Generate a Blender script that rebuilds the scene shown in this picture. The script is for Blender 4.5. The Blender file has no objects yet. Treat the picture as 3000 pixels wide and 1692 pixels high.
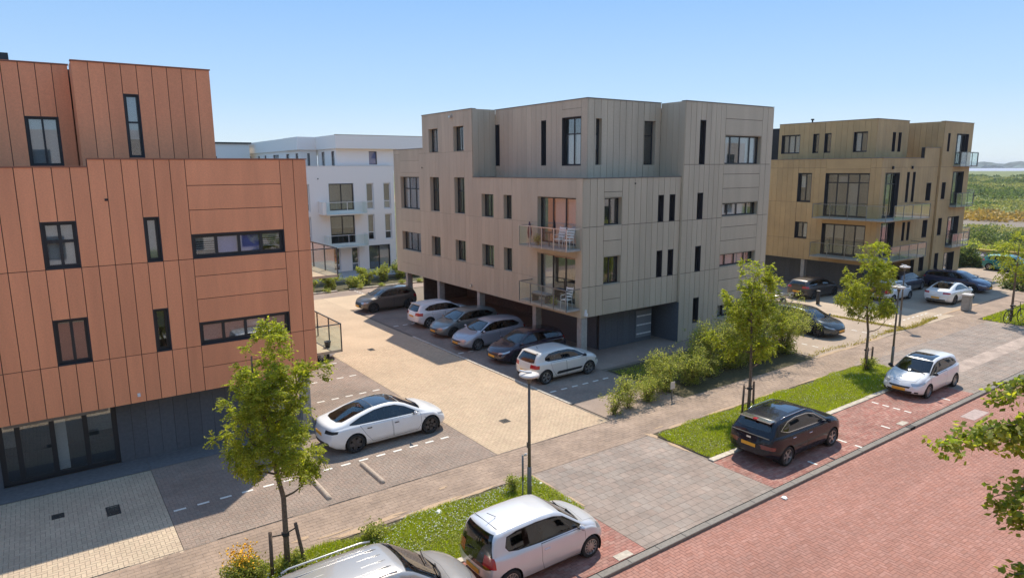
import bpy, bmesh, math, random
import numpy as np
from mathutils import Vector, Matrix, noise

random.seed(7)
RNG = np.random.default_rng(7)
scene = bpy.context.scene
COL = scene.collection
PI = math.pi

# ---------------------------------------------------------------- camera, world, sun, exposure
cam_data = bpy.data.cameras.new('camera')
cam = bpy.data.objects.new('camera', cam_data)
COL.objects.link(cam)
R_ = Vector((0.81334431, -0.58173836, -0.0071774)).normalized()
F_ = Vector((0.57155091, 0.80128289, -0.17684819)).normalized()
U_ = R_.cross(F_).normalized()
cam.matrix_world = Matrix(((R_.x, U_.x, -F_.x, 0), (R_.y, U_.y, -F_.y, 0), (R_.z, U_.z, -F_.z, 9.5), (0, 0, 0, 1)))
cam_data.sensor_width = 36
cam_data.lens = 36 * 1955.31 / 3000
cam_data.clip_start = 0.1
cam_data.clip_end = 20000
scene.camera = cam

SUN_DIR = Vector((0.448, 0.448, 1.0)).normalized()          # towards the sun
SKY_BASE = 14.0
world = bpy.data.worlds.new('World')
scene.world = world
world.use_nodes = True
wn = world.node_tree
bg = wn.nodes['Background']
sky = wn.nodes.new('ShaderNodeTexSky')
sky.sky_type = 'NISHITA'
sky.sun_disc = False
sky.sun_elevation = math.asin(SUN_DIR.z)
sky.sun_rotation = math.radians(45)
sky.altitude = 0
sky.air_density = 1.0
sky.dust_density = 0.3
sky.ozone_density = 1.0
# the summer sky of the photograph: pale at the horizon, clear blue above, the same all round; the Nishita sky adds the brightening towards the sun
wtc = wn.nodes.new('ShaderNodeTexCoord')
wsep = wn.nodes.new('ShaderNodeSeparateXYZ')
wn.links.new(wtc.outputs['Generated'], wsep.inputs[0])
ramp = wn.nodes.new('ShaderNodeValToRGB')
wn.links.new(wsep.outputs['Z'], ramp.inputs[0])
el = ramp.color_ramp.elements
el[0].position = 0.0
el[0].color = (0.56, 0.66, 0.73, 1)
el[1].position = 1.0
el[1].color = (0.22, 0.41, 0.72, 1)
for p_, c_ in ((0.10, (0.35, 0.53, 0.76, 1)), (0.24, (0.21, 0.41, 0.74, 1))):
    e_ = el.new(p_)
    e_.color = c_
skymul = wn.nodes.new('ShaderNodeVectorMath')
skymul.operation = 'SCALE'
skymul.inputs['Scale'].default_value = SKY_BASE
wn.links.new(ramp.outputs[0], skymul.inputs[0])
skyadd = wn.nodes.new('ShaderNodeVectorMath')
skyadd.operation = 'ADD'
skyn = wn.nodes.new('ShaderNodeVectorMath')
skyn.operation = 'SCALE'
skyn.inputs['Scale'].default_value = 0.3
wn.links.new(sky.outputs[0], skyn.inputs[0])
wn.links.new(skyn.outputs[0], skyadd.inputs[0])
wn.links.new(skymul.outputs[0], skyadd.inputs[1])
wn.links.new(skyadd.outputs[0], bg.inputs[0])
bg.inputs[1].default_value = 0.05

sun_data = bpy.data.lights.new('sun', 'SUN')
sun_data.energy = 3.6
sun_data.angle = math.radians(0.53)
sun_data.color = (1.0, 0.90, 0.76)
sun = bpy.data.objects.new('sun', sun_data)
COL.objects.link(sun)
sun.rotation_euler = SUN_DIR.to_track_quat('Z', 'Y').to_euler()
sun.location = (40, 60, 60)

scene.view_settings.view_transform = 'Standard'
scene.view_settings.look = 'None'
scene.view_settings.gamma = 1
scene.view_settings.exposure = 0.66
scene.view_settings.use_curve_mapping = False
scene.cycles.max_bounces = 7
scene.cycles.diffuse_bounces = 4
scene.cycles.glossy_bounces = 4
scene.cycles.transparent_max_bounces = 12
scene.cycles.caustics_reflective = False
scene.cycles.caustics_refractive = False


# ---------------------------------------------------------------- materials
def S(c):
    """sRGB 0-255 to linear"""
    return tuple(((v / 255) / 12.92 if v / 255 <= 0.04045 else ((v / 255 + 0.055) / 1.055) ** 2.4) for v in c)


MATS = {}


def mat(name, color, rough=0.7, nscale=0, namp=0.0, bump=0.0, bscale=None, spec=0.5, metal=0, coat=0, tint=0.0,
        tcol=None, big=0.0, bigscale=0.35, trans=0.0, bigvec=None):
    """Principled material; namp = noise variation of value, tint = per-piece variation (face attribute 'tint' + object random)"""
    if name in MATS:
        return MATS[name]
    m = bpy.data.materials.new(name)
    m.use_nodes = True
    nt = m.node_tree
    N, L = nt.nodes, nt.links
    b = N['Principled BSDF']
    b.inputs['Roughness'].default_value = rough
    b.inputs['Specular IOR Level'].default_value = spec
    b.inputs['Metallic'].default_value = metal
    b.inputs['Coat Weight'].default_value = coat
    b.inputs['Coat Roughness'].default_value = 0.03
    b.inputs['Base Color'].default_value = (*color, 1)
    cur = None

    def mul(sock, fac_sock, amp, col2=None):
        mx = N.new('ShaderNodeMix')
        mx.data_type = 'RGBA'
        mx.blend_type = 'MIX'
        mr = N.new('ShaderNodeMapRange')
        mr.inputs[3].default_value = 0
        mr.inputs[4].default_value = 1
        L.new(fac_sock, mr.inputs[0])
        L.new(mr.outputs[0], mx.inputs[0])
        if col2 is None:
            # value variation by multiply
            mm = N.new('ShaderNodeMapRange')
            mm.inputs[3].default_value = 1 - amp
            mm.inputs[4].default_value = 1 + amp
            L.new(fac_sock, mm.inputs[0])
            v = N.new('ShaderNodeVectorMath')
            v.operation = 'SCALE'
            L.new(sock, v.inputs[0])
            L.new(mm.outputs[0], v.inputs['Scale'])
            N.remove(mx)
            N.remove(mr)
            return v.outputs[0]
        mr.inputs[4].default_value = amp
        L.new(sock, mx.inputs[6])
        mx.inputs[7].default_value = (*col2, 1)
        return mx.outputs[2]

    rgb = N.new('ShaderNodeRGB')
    rgb.outputs[0].default_value = (*color, 1)
    cur = rgb.outputs[0]
    gp = N.new('ShaderNodeNewGeometry')
    if tint or tcol:
        at = N.new('ShaderNodeAttribute')
        at.attribute_name = 'tint'
        oi = N.new('ShaderNodeObjectInfo')
        ad = N.new('ShaderNodeMath')
        ad.operation = 'ADD'
        L.new(at.outputs['Fac'], ad.inputs[0])
        L.new(oi.outputs['Random'], ad.inputs[1])
        fr = N.new('ShaderNodeMath')
        fr.operation = 'FRACT'
        L.new(ad.outputs[0], fr.inputs[0])
        if tcol:
            cur = mul(cur, fr.outputs[0], 1.0, tcol)
        if tint:
            f2 = N.new('ShaderNodeMath')
            f2.operation = 'MULTIPLY'
            f2.inputs[1].default_value = 7.31
            L.new(ad.outputs[0], f2.inputs[0])
            f3 = N.new('ShaderNodeMath')
            f3.operation = 'FRACT'
            L.new(f2.outputs[0], f3.inputs[0])
            cur = mul(cur, f3.outputs[0], tint)
    if namp:
        nz = N.new('ShaderNodeTexNoise')
        nz.inputs['Scale'].default_value = nscale
        nz.inputs['Detail'].default_value = 5
        L.new(gp.outputs['Position'], nz.inputs['Vector'])
        ct = N.new('ShaderNodeMapRange')
        ct.inputs[1].default_value = 0.3
        ct.inputs[2].default_value = 0.7
        L.new(nz.outputs['Fac'], ct.inputs[0])
        cur = mul(cur, ct.outputs[0], namp)
    if big:
        nz = N.new('ShaderNodeTexNoise')
        nz.inputs['Scale'].default_value = bigscale
        nz.inputs['Detail'].default_value = 6
        nz.inputs['Roughness'].default_value = 0.6
        gm = N.new('ShaderNodeNewGeometry')
        if bigvec:
            vm = N.new('ShaderNodeVectorMath')
            vm.operation = 'MULTIPLY'
            vm.inputs[1].default_value = bigvec
            L.new(gm.outputs['Position'], vm.inputs[0])
            L.new(vm.outputs[0], nz.inputs['Vector'])
        else:
            L.new(gm.outputs['Position'], nz.inputs['Vector'])
        ct = N.new('ShaderNodeMapRange')
        ct.inputs[1].default_value = 0.32
        ct.inputs[2].default_value = 0.68
        L.new(nz.outputs['Fac'], ct.inputs[0])
        cur = mul(cur, ct.outputs[0], big)
    L.new(cur, b.inputs['Base Color'])
    if bump:
        nz = N.new('ShaderNodeTexNoise')
        nz.inputs['Scale'].default_value = bscale or nscale or 20
        nz.inputs['Detail'].default_value = 4
        L.new(gp.outputs['Position'], nz.inputs['Vector'])
        bp = N.new('ShaderNodeBump')
        bp.inputs['Strength'].default_value = bump
        bp.inputs['Distance'].default_value = 0.01
        L.new(nz.outputs['Fac'], bp.inputs['Height'])
        L.new(bp.outputs[0], b.inputs['Normal'])
    if trans:
        tr = N.new('ShaderNodeBsdfTranslucent')
        hs = N.new('ShaderNodeHueSaturation')
        hs.inputs['Saturation'].default_value = 1.1
        hs.inputs['Value'].default_value = 2.0
        L.new(cur, hs.inputs['Color'])
        L.new(hs.outputs[0], tr.inputs['Color'])
        ms = N.new('ShaderNodeMixShader')
        ms.inputs[0].default_value = trans
        out = N['Material Output']
        L.new(b.outputs[0], ms.inputs[1])
        L.new(tr.outputs[0], ms.inputs[2])
        L.new(ms.outputs[0], out.inputs[0])
    MATS[name] = m
    return m


def glass(name, tint=(0.6, 0.65, 0.65), refl=0.12, rough=0.01):
    """clear pane: see-through with a mirror share that grows towards grazing"""
    if name in MATS:
        return MATS[name]
    m = bpy.data.materials.new(name)
    m.use_nodes = True
    nt = m.node_tree
    N, L = nt.nodes, nt.links
    N.remove(N['Principled BSDF'])
    t = N.new('ShaderNodeBsdfTransparent')
    t.inputs[0].default_value = (*tint, 1)
    g = N.new('ShaderNodeBsdfGlossy')
    g.inputs['Roughness'].default_value = rough
    g.inputs[0].default_value = (0.95, 0.97, 1, 1)
    lwf = N.new('ShaderNodeLayerWeight')
    lwf.inputs[0].default_value = 0.5
    lw = N.new('ShaderNodeMath')
    lw.operation = 'POWER'
    lw.inputs[1].default_value = 4.0
    L.new(lwf.outputs['Facing'], lw.inputs[0])
    mr = N.new('ShaderNodeMapRange')
    mr.inputs[1].default_value = 0.0
    mr.inputs[2].default_value = 1
    mr.inputs[3].default_value = refl
    mr.inputs[4].default_value = 1
    L.new(lw.outputs[0], mr.inputs[0])
    ms = N.new('ShaderNodeMixShader')
    L.new(mr.outputs[0], ms.inputs[0])
    L.new(t.outputs[0], ms.inputs[1])
    L.new(g.outputs[0], ms.inputs[2])
    L.new(ms.outputs[0], N['Material Output'].inputs[0])
    MATS[name] = m
    return m


# ---------------------------------------------------------------- object helpers
def link(o, parent=None):
    COL.objects.link(o)
    if parent is not None:
        o.parent = parent
    return o


def thing(name, label, cat, loc=(0, 0, 0), rz=0, group=None):
    o = bpy.data.objects.new(name, None)
    o.empty_display_size = 0.2
    o.location = loc
    o.rotation_euler = (0, 0, rz)
    o['label'] = label
    o['category'] = cat
    if group:
        o['group'] = group
    COL.objects.link(o)
    return o


def tag(o, label=None, cat=None, group=None, kind=None):
    if label:
        o['label'] = label
    if cat:
        o['category'] = cat
    if group:
        o['group'] = group
    if kind:
        o['kind'] = kind
    return o


def obj(name, me, m=None, parent=None, loc=None, rz=0):
    if isinstance(me, bmesh.types.BMesh):
        bm = me
        me = bpy.data.meshes.new(name)
        bm.to_mesh(me)
        bm.free()
    if m is not None and len(me.materials) == 0:
        for q in (m if isinstance(m, (list, tuple)) else [m]):
            me.materials.append(q)
    o = bpy.data.objects.new(name, me)
    if loc is not None:
        o.location = loc
    if rz:
        o.rotation_euler = (0, 0, rz)
    return link(o, parent)


def copy_tree(o, parent=None):
    c = o.copy()
    COL.objects.link(c)
    c.parent = parent
    for ch in o.children:
        copy_tree(ch, c)
    return c


def bx(bm, x0, x1, y0, y1, z0, z1, mi=0):
    if x0 > x1: x0, x1 = x1, x0
    if y0 > y1: y0, y1 = y1, y0
    if z0 > z1: z0, z1 = z1, z0
    v = [bm.verts.new(p) for p in ((x0, y0, z0), (x1, y0, z0), (x1, y1, z0), (x0, y1, z0),
                                   (x0, y0, z1), (x1, y0, z1), (x1, y1, z1), (x0, y1, z1))]
    for q in ((0, 3, 2, 1), (4, 5, 6, 7), (0, 1, 5, 4), (1, 2, 6, 5), (2, 3, 7, 6), (3, 0, 4, 7)):
        f = bm.faces.new([v[i] for i in q])
        f.material_index = mi
    return v


def box_obj(name, x0, x1, y0, y1, z0, z1, m, parent=None, bevel=0):
    bm = bmesh.new()
    bx(bm, x0, x1, y0, y1, z0, z1)
    if bevel:
        bmesh.ops.bevel(bm, geom=bm.edges[:] + bm.verts[:], offset=bevel, segments=2, affect='EDGES', profile=0.5)
    return obj(name, bm, m, parent)


def tube(bm, pts, rad, n=8, cap=True):
    """tube through points, rad scalar or list"""
    if not isinstance(rad, (list, tuple)):
        rad = [rad] * len(pts)
    pts = [Vector(p) for p in pts]
    rings = []
    prev = None
    for i, p in enumerate(pts):
        d = (pts[min(i + 1, len(pts) - 1)] - pts[max(i - 1, 0)])
        if d.length < 1e-9:
            d = Vector((0, 0, 1))
        d.normalize()
        a = Vector((1, 0, 0)) if abs(d.x) < 0.9 else Vector((0, 1, 0))
        if prev is not None:
            a = prev
        e1 = (a - d * a.dot(d)).normalized()
        prev = e1
        e2 = d.cross(e1)
        rings.append([bm.verts.new(p + (e1 * math.cos(2 * PI * k / n) + e2 * math.sin(2 * PI * k / n)) * rad[i]) for k in range(n)])
    for a, b in zip(rings, rings[1:]):
        for k in range(n):
            f = bm.faces.new((a[k], a[(k + 1) % n], b[(k + 1) % n], b[k]))
            f.smooth = True
    if cap:
        bm.faces.new(rings[0][::-1])
        bm.faces.new(rings[-1])


def cyl(bm, c, r, h, n=16, r2=None):
    tube(bm, [c, (c[0], c[1], c[2] + h)], [r, r if r2 is None else r2], n)


def mesh_np(name, verts, faces, tint=None, smooth=False):
    """verts (n,3), faces (m,k) with one k"""
    me = bpy.data.meshes.new(name)
    verts = np.asarray(verts, dtype=np.float32)
    faces = np.asarray(faces, dtype=np.int32)
    m, k = faces.shape
    me.vertices.add(len(verts))
    me.vertices.foreach_set('co', verts.ravel())
    me.loops.add(m * k)
    me.loops.foreach_set('vertex_index', faces.ravel())
    me.polygons.add(m)
    me.polygons.foreach_set('loop_start', np.arange(0, m * k, k, dtype=np.int32))
    me.polygons.foreach_set('loop_total', np.full(m, k, dtype=np.int32))
    me.update(calc_edges=True)
    me.polygons.foreach_set('use_smooth', np.full(m, bool(smooth)))
    if tint is not None:
        a = me.attributes.new('tint', 'FLOAT', 'FACE')
        a.data.foreach_set('value', np.asarray(tint, dtype=np.float32))
    return me
# ---------------------------------------------------------------- ground: sheets and pavings
M_EARTH = mat('field_earth', (0.10, 0.11, 0.035), 0.95, 3, 0.35, 0.4, 8, big=0.5, bigscale=0.06)


def sheet(name, x0, x1, y0, y1, z, m, kind='structure', parent=None):
    me = mesh_np(name, [(x0, y0, z), (x1, y0, z), (x1, y1, z), (x0, y1, z)], [[0, 1, 2, 3]])
    o = obj(name, me, m, parent)
    if kind:
        o['kind'] = kind
    return o


gb = [(-60, -40, 165, 90, -0.14)]
sheet('ground', -900, 7400, -2600, 6900, -0.16, M_EARTH)

M_SAND = mat('joint_sand', (0.21, 0.17, 0.13), 0.95, 30, 0.25)
M_SANDRED = mat('joint_sand_red', (0.19, 0.10, 0.08), 0.95, 30, 0.25)
M_ROAD = mat('red_clay_brick', (0.32, 0.145, 0.105), 0.85, 9, 0.10, 0.3, 60, tint=0.07, tcol=(0.345, 0.175, 0.135), big=0.16, bigscale=1.0, bigvec=(.12, .9, 1))
M_PARK = mat('red_parking_brick', (0.30, 0.12, 0.09), 0.85, 9, 0.12, 0.3, 60, tint=0.12, tcol=(0.35, 0.19, 0.15), big=0.22, bigscale=0.8)
M_YEL = mat('buff_paver', (0.50, 0.38, 0.25), 0.88, 9, 0.08, 0.3, 60, tint=0.05, tcol=(0.48, 0.35, 0.235), big=0.10, bigscale=0.4)
M_YELL = mat('cream_paver', (0.50, 0.40, 0.28), 0.88, 9, 0.08, 0.3, 60, tint=0.05, tcol=(0.49, 0.38, 0.27), big=0.12, bigscale=0.6)
M_GREY = mat('grey_paver', (0.26, 0.205, 0.165), 0.88, 9, 0.10, 0.3, 60, tint=0.06, tcol=(0.28, 0.205, 0.16), big=0.2, bigscale=0.5)
M_TILE = mat('grey_concrete_tile', (0.27, 0.225, 0.19), 0.88, 6, 0.10, 0.3, 50, tint=0.06, tcol=(0.28, 0.215, 0.175), big=0.2, bigscale=0.7)
M_WALK = mat('sandy_walk_tile', (0.31, 0.225, 0.165), 0.9, 6, 0.12, 0.25, 50, tint=0.03, tcol=(0.30, 0.22, 0.165), big=0.22, bigscale=0.9)
M_KERB = mat('kerb_concrete', (0.205, 0.185, 0.16), 0.85, 12, 0.15, 0.3, 60, tint=0.08)
M_KERBL = mat('pale_kerb_concrete', (0.48, 0.42, 0.34), 0.85, 7, 0.22, 0.3, 50, tint=0.12)
M_WHITE = mat('white_line_stone', (0.72, 0.69, 0.62), 0.8, 20, 0.12)


def herring(l, w, x0, x1, y0, y1):
    """90 degree herringbone of l x w bricks (l = 2w): list of (cx, cy, sx, sy)"""
    out = []
    i0, i1 = int(x0 / w) - 3, int(x1 / w) + 3
    j0, j1 = int(y0 / w) - 3, int(y1 / w) + 3
    for j in range(j0, j1):
        for i in range(i0, i1):
            k = (i - j) % 4
            if k == 0:
                out.append(((i + 1) * w, (j + .5) * w, l, w))
            elif k == 3:
                # vertical brick filling this cell and the cell above (i, j), (i, j+1)
                out.append(((i + .5) * w, (j + 1) * w, w, l))
    return out


def running(l, w, x0, x1, y0, y1, along='x'):
    out = []
    if along == 'x':
        for j in range(int(y0 / w) - 1, int(y1 / w) + 2):
            off = (j % 2) * l / 2
            for i in range(int(x0 / l) - 2, int(x1 / l) + 2):
                out.append((i * l + off + l / 2, j * w + w / 2, l, w))
    else:
        for i in range(int(x0 / w) - 1, int(x1 / w) + 2):
            off = (i % 2) * l / 2
            for j in range(int(y0 / l) - 2, int(y1 / l) + 2):
                out.append((i * w + w / 2, j * l + off + l / 2, w, l))
    return out


def paving(name, piece, cells, rect, z, m, msand, gap=0.005, holes=(), n_single=300, th=0.006, jit=0.0008):
    x0, x1, y0, y1 = rect
    base = sheet(name, x0, x1, y0, y1, z - th + 0.002, msand)
    C = np.array(cells, dtype=np.float64)
    a0 = np.maximum(C[:, 0] - C[:, 2] / 2 + gap / 2, x0)
    a1 = np.minimum(C[:, 0] + C[:, 2] / 2 - gap / 2, x1)
    b0 = np.maximum(C[:, 1] - C[:, 3] / 2 + gap / 2, y0)
    b1 = np.minimum(C[:, 1] + C[:, 3] / 2 - gap / 2, y1)
    ok = (a1 - a0 > 0.02) & (b1 - b0 > 0.02)
    for hx0, hx1, hy0, hy1 in holes:
        cx, cy = (a0 + a1) / 2, (b0 + b1) / 2
        ok &= ~((cx > hx0) & (cx < hx1) & (cy > hy0) & (cy < hy1))
    full = (np.abs((a1 - a0) - (C[:, 2] - gap)) < 1e-5) & (np.abs((b1 - b0) - (C[:, 3] - gap)) < 1e-5)
    a0, a1, b0, b1, full, C = a0[ok], a1[ok], b0[ok], b1[ok], full[ok], C[ok]
    cx, cy = (a0 + a1) / 2, (b0 + b1) / 2
    # how large each shows: distance to the camera foot, only where it lies in the frame
    v = np.stack([cx, cy, np.full_like(cx, z - 9.5)], 1)
    fw = v @ np.array(F_)
    px = (v @ np.array(R_)) / fw * 1955.3
    py = -(v @ np.array(U_)) / fw * 1955.3
    inview = (fw > 0) & (np.abs(px) < 1500) & (np.abs(py) < 846) & full
    score = np.where(inview, fw, 1e9)
    order = np.argsort(score)
    single = np.zeros(len(cx), dtype=bool)
    k = min(n_single, int(inview.sum()))
    single[order[:k]] = True
    H = z + RNG.uniform(-jit, jit, len(cx))
    tx = RNG.uniform(-.004, .004, (len(cx), 2))

    def geo(sel, local=False):
        n = sel.sum()
        A0, A1, B0, B1, h, T = a0[sel], a1[sel], b0[sel], b1[sel], H[sel], tx[sel]
        V = np.zeros((n, 8, 3))
        e = 0.003
        zb = np.full(n, z - th)
        for q, (X, Y, s) in enumerate(((A0, B0, 0), (A1, B0, 0), (A1, B1, 0), (A0, B1, 0))):
            V[:, q, 0] = X; V[:, q, 1] = Y; V[:, q, 2] = zb
        for q, (X, Y, sx, sy) in enumerate(((A0 + e, B0 + e, -1, -1), (A1 - e, B0 + e, 1, -1), (A1 - e, B1 - e, 1, 1), (A0 + e, B1 - e, -1, 1))):
            V[:, 4 + q, 0] = X; V[:, 4 + q, 1] = Y; V[:, 4 + q, 2] = h + T[:, 0] * sx * .3 + T[:, 1] * sy * .3
        Fq = np.array(((4, 5, 6, 7), (0, 1, 5, 4), (1, 2, 6, 5), (2, 3, 7, 6), (3, 0, 4, 7)))
        FF = (np.arange(n)[:, None, None] * 8 + Fq[None]).reshape(-1, 4)
        return V.reshape(-1, 3), FF, np.repeat(RNG.random(n), 5)

    rest = ~single
    if rest.sum():
        V, FF, t = geo(rest)
        o = obj(piece + '_field', mesh_np(piece + '_field', V, FF, t), m, base)
        o['kind'] = 'stuff'
    proto = {}
    for i in np.where(single)[0]:
        key = (round(a1[i] - a0[i], 3), round(b1[i] - b0[i], 3))
        if key not in proto:
            sx, sy = key[0] / 2, key[1] / 2
            e = 0.003
            V = [(-sx, -sy, -th), (sx, -sy, -th), (sx, sy, -th), (-sx, sy, -th),
                 (-sx + e, -sy + e, 0), (sx - e, -sy + e, 0), (sx - e, sy - e, 0), (-sx + e, sy - e, 0)]
            me = mesh_np(piece, V, [(4, 5, 6, 7), (0, 1, 5, 4), (1, 2, 6, 5), (2, 3, 7, 6), (3, 0, 4, 7)], np.zeros(5))
            me.materials.append(m)
            proto[key] = me
        o = bpy.data.objects.new(piece, proto[key])
        o.location = (cx[i], cy[i], H[i])
        o.rotation_euler = (tx[i, 0] * 1.5, tx[i, 1] * 1.5, 0)
        COL.objects.link(o)
        o.parent = base
    return base


W_ = 0.105
sheet('subgrade', -60, 220, 10.66, 50.6, -0.03, M_SAND)
paving('road', 'brick', herring(.21, W_, 0, 46, 1, 10.5), (0, 46, 1, 10.43), -0.075, M_ROAD, M_SANDRED)
sheet('road_far', 46, 220, 1, 10.36, -0.082, mat('red_brick_far', (0.33, 0.155, 0.12), 0.9, 5, 0.15))
sheet('road_near', -60, 0, 1, 10.36, -0.082, MATS['red_brick_far'])
sheet('road_edge', -60, 220, -3.5, 1, -0.084, MATS['red_brick_far'])
# parking strips of red brick beside the road
paving('parking_strip', 'brick', running(.21, W_, 0, 12, 10, 13, 'x'), (0, 11.72, 10.66, 12.9), 0, M_PARK, M_SANDRED)
paving('parking_strip', 'brick', running(.21, W_, 17, 32, 10, 13, 'x'), (17.25, 31.6, 10.66, 12.9), 0, M_PARK, M_SANDRED)
# driveways of large tiles
paving('driveway', 'tile', running(.3, .3, 11, 18, 10, 18, 'x'), (11.73, 17.24, 10.66, 15.7), 0, M_TILE, M_SAND, gap=0.007, n_single=300)
paving('driveway', 'tile', running(.3, .3, 31, 48, 10, 18, 'x'), (31.61, 47.6, 10.66, 16.3), 0, M_TILE, M_SAND, gap=0.007, n_single=200)
# sidewalk
paving('sidewalk', 'tile', running(.3, .15, -6, 60, 15, 18, 'x'), (-6, 47.6, 15.71, 17.58), 0.001, M_WALK, M_SAND, gap=0.003, n_single=300)
sheet('sidewalk_far', 47.61, 90, 16.35, 18.3, -0.004, M_WALK)
# aisle between the buildings and the strip before the left block
paving('parking_aisle', 'paver', herring(.21, W_, 11, 18, 17, 34), (11.9, 17.02, 17.6, 33.0), 0, M_YEL, M_SAND)
sheet('parking_aisle_far', 11.9, 17.02, 33.0, 48.4, -0.003, M_YEL)
sheet('parking_aisle_far', 17.03, 20.4, 43.2, 48.4, -0.003, M_YEL)
sheet('parking_aisle_far', -20, 11.89, 43.2, 48.4, -0.003, M_YEL)
paving('entrance_path', 'paver', herring(.22, .11, -5, 3, 17, 24), (-6, 2.2, 17.5, 23.3), 0, M_YELL, M_SAND, gap=0.007, n_single=300)
paving('parking_lot', 'paver', herring(.21, W_, 2, 12, 17, 35), (2.21, 11.89, 17.6, 34.5), 0, M_GREY, M_SAND, gap=0.006)
sheet('parking_lot_far', 2.21, 11.89, 34.5, 43.1, -0.003, M_GREY)
paving('parking_lot', 'paver', herring(.21, W_, 17, 22, 17, 35), (17.2, 21.3, 19.9, 34.5), 0, M_GREY, M_SAND, gap=0.006, n_single=150)
sheet('parking_lot_far', 17.2, 36.0, 34.5, 43.1, -0.003, M_GREY)
sheet('parking_lot_far', 21.31, 36.0, 22.6, 34.5, -0.003, M_GREY)
sheet('apron', 17.2, 21.3, 17.6, 19.89, -0.004, M_GREY)
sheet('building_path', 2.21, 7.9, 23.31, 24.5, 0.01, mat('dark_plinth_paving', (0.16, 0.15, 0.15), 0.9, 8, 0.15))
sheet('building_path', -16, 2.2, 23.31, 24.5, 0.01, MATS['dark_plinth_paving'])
sheet('visitor_bay', -20, 40, 48.41, 50.4, -0.003, M_GREY)
# second lot, by the ochre building
M_FARY = mat('pale_lot_paving', (0.42, 0.33, 0.24), 0.9, 10, 0.08, 0.3, 30, big=0.15, bigscale=0.5)
sheet('second_lot', 41.2, 47.6, 17.6, 60, -0.002, M_FARY)
sheet('second_lot_bays', 31.4, 41.19, 17.6, 40, -0.003, mat('second_lot_bay_paving', (0.36, 0.28, 0.21), 0.9, 10, 0.08, 0.3, 30, big=0.15, bigscale=0.5))
sheet('second_lot_bays', 47.61, 66, 18.31, 40, -0.003, MATS['second_lot_bay_paving'])
# kerb row along the road: each stone its own piece
kb = sheet('kerb', -60, 220, 10.44, 10.65, -0.02, M_SAND)
for x0_, x1_ in ((0, 46),):
    bm = bmesh.new()
    bx(bm, -0.496, 0.496, -0.08, 0.125, -0.12, 0.008)
    bmesh.ops.bevel(bm, geom=[e for e in bm.edges if all(v.co.z > 0 for v in e.verts)], offset=0.012, segments=1, affect='EDGES')
    kme = bpy.data.meshes.new('kerbstone')
    bm.to_mesh(kme)
    bm.free()
    kme.materials.append(M_KERB)
    x = x0_ + .5
    while x < x1_:
        o = bpy.data.objects.new('kerbstone', kme)
        o.location = (x, 10.51, random.uniform(-.003, .003))
        COL.objects.link(o)
        o.parent = kb
        x += 1.0
box_obj('kerb_far', 46.01, 220, 10.375, 10.645, -0.1, 0.01, M_KERB)['kind'] = 'structure'
box_obj('kerb_near', -60, -0.01, 10.375, 10.645, -0.1, 0.01, M_KERB)['kind'] = 'structure'
# pale kerbs along the verges
def kerb_row(x0, x1, y0, y1, m, step=1.0, skip=0.0, name='verge_kerb', top=0.03):
    b = sheet(name, x0, x1, y0, y1, -0.015, M_SAND)
    n = max(1, round((x1 - x0) / step))
    st = (x1 - x0) / n
    bm = bmesh.new()
    bx(bm, -st / 2 + .006, st / 2 - .006, (y0 - y1) / 2 + .005, (y1 - y0) / 2 - .005, -0.05, top)
    bmesh.ops.bevel(bm, geom=[e for e in bm.edges if all(v.co.z > 0 for v in e.verts)], offset=0.01, segments=1, affect='EDGES')
    me = bpy.data.meshes.new('kerbstone')
    bm.to_mesh(me)
    bm.free()
    me.materials.append(m)
    for i in range(n):
        if random.random() < skip:
            continue
        o = bpy.data.objects.new('kerbstone', me)
        o.location = (x0 + (i + .5) * st, (y0 + y1) / 2 + random.uniform(-.008, .008), random.uniform(-.008, .008))
        o.rotation_euler = (0, 0, random.uniform(-.01, .01))
        COL.objects.link(o)
        o.parent = b


kerb_row(0, 11.7, 12.92, 13.12, M_KERBL)
kerb_row(17.3, 30.5, 12.92, 13.16, M_KERBL)
kerb_row(-6, 47, 17.582, 17.6, M_KERB, 1.0, name='path_edging', top=0.012)
kerb_row(17.05, 21, 19.82, 19.9, M_KERB, 1.0, name='lot_edging', top=0.02)
for ys in ((19.9, 34.4),):
    b = sheet('lot_edging', 17.03, 17.19, ys[0], ys[1], -0.01, M_SAND)
    me = None
    y = ys[0] + .5
    bm = bmesh.new()
    bx(bm, -.07, .07, -.495, .495, -.03, .02)
    me = bpy.data.meshes.new('kerbstone')
    bm.to_mesh(me); bm.free()
    me.materials.append(M_KERBL)
    while y < ys[1]:
        o = bpy.data.objects.new('kerbstone', me)
        o.location = (17.11, y, random.uniform(-.004, .004))
        COL.objects.link(o)
        o.parent = b
        y += 1.0


# painted / white stone dashes
def dashes(x0, x1, y, axis='x', step=0.62, ln=0.32, w=0.09, z=0.006, parent=None, name='marking'):
    """row of white stones; all of one row parented to a structure empty-like first stone"""
    bm = bmesh.new()
    if axis == 'x':
        bx(bm, -ln / 2, ln / 2, -w / 2, w / 2, -.01, 0)
    else:
        bx(bm, -w / 2, w / 2, -ln / 2, ln / 2, -.01, 0)
    me = bpy.data.meshes.new('white_stone')
    bm.to_mesh(me); bm.free()
    me.materials.append(M_WHITE)
    t = x0
    first = None
    while t <= x1 + 1e-6:
        o = bpy.data.objects.new('bay_marking' if first is None else 'white_stone', me)
        p = (t, y, z) if axis == 'x' else (y, t, z)
        COL.objects.link(o)
        if first is None:
            first = o
            o.location = p
            o['kind'] = 'structure'
        else:
            o.parent = first
            o.location = Vector(p) - first.location
        t += step
    return first


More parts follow.
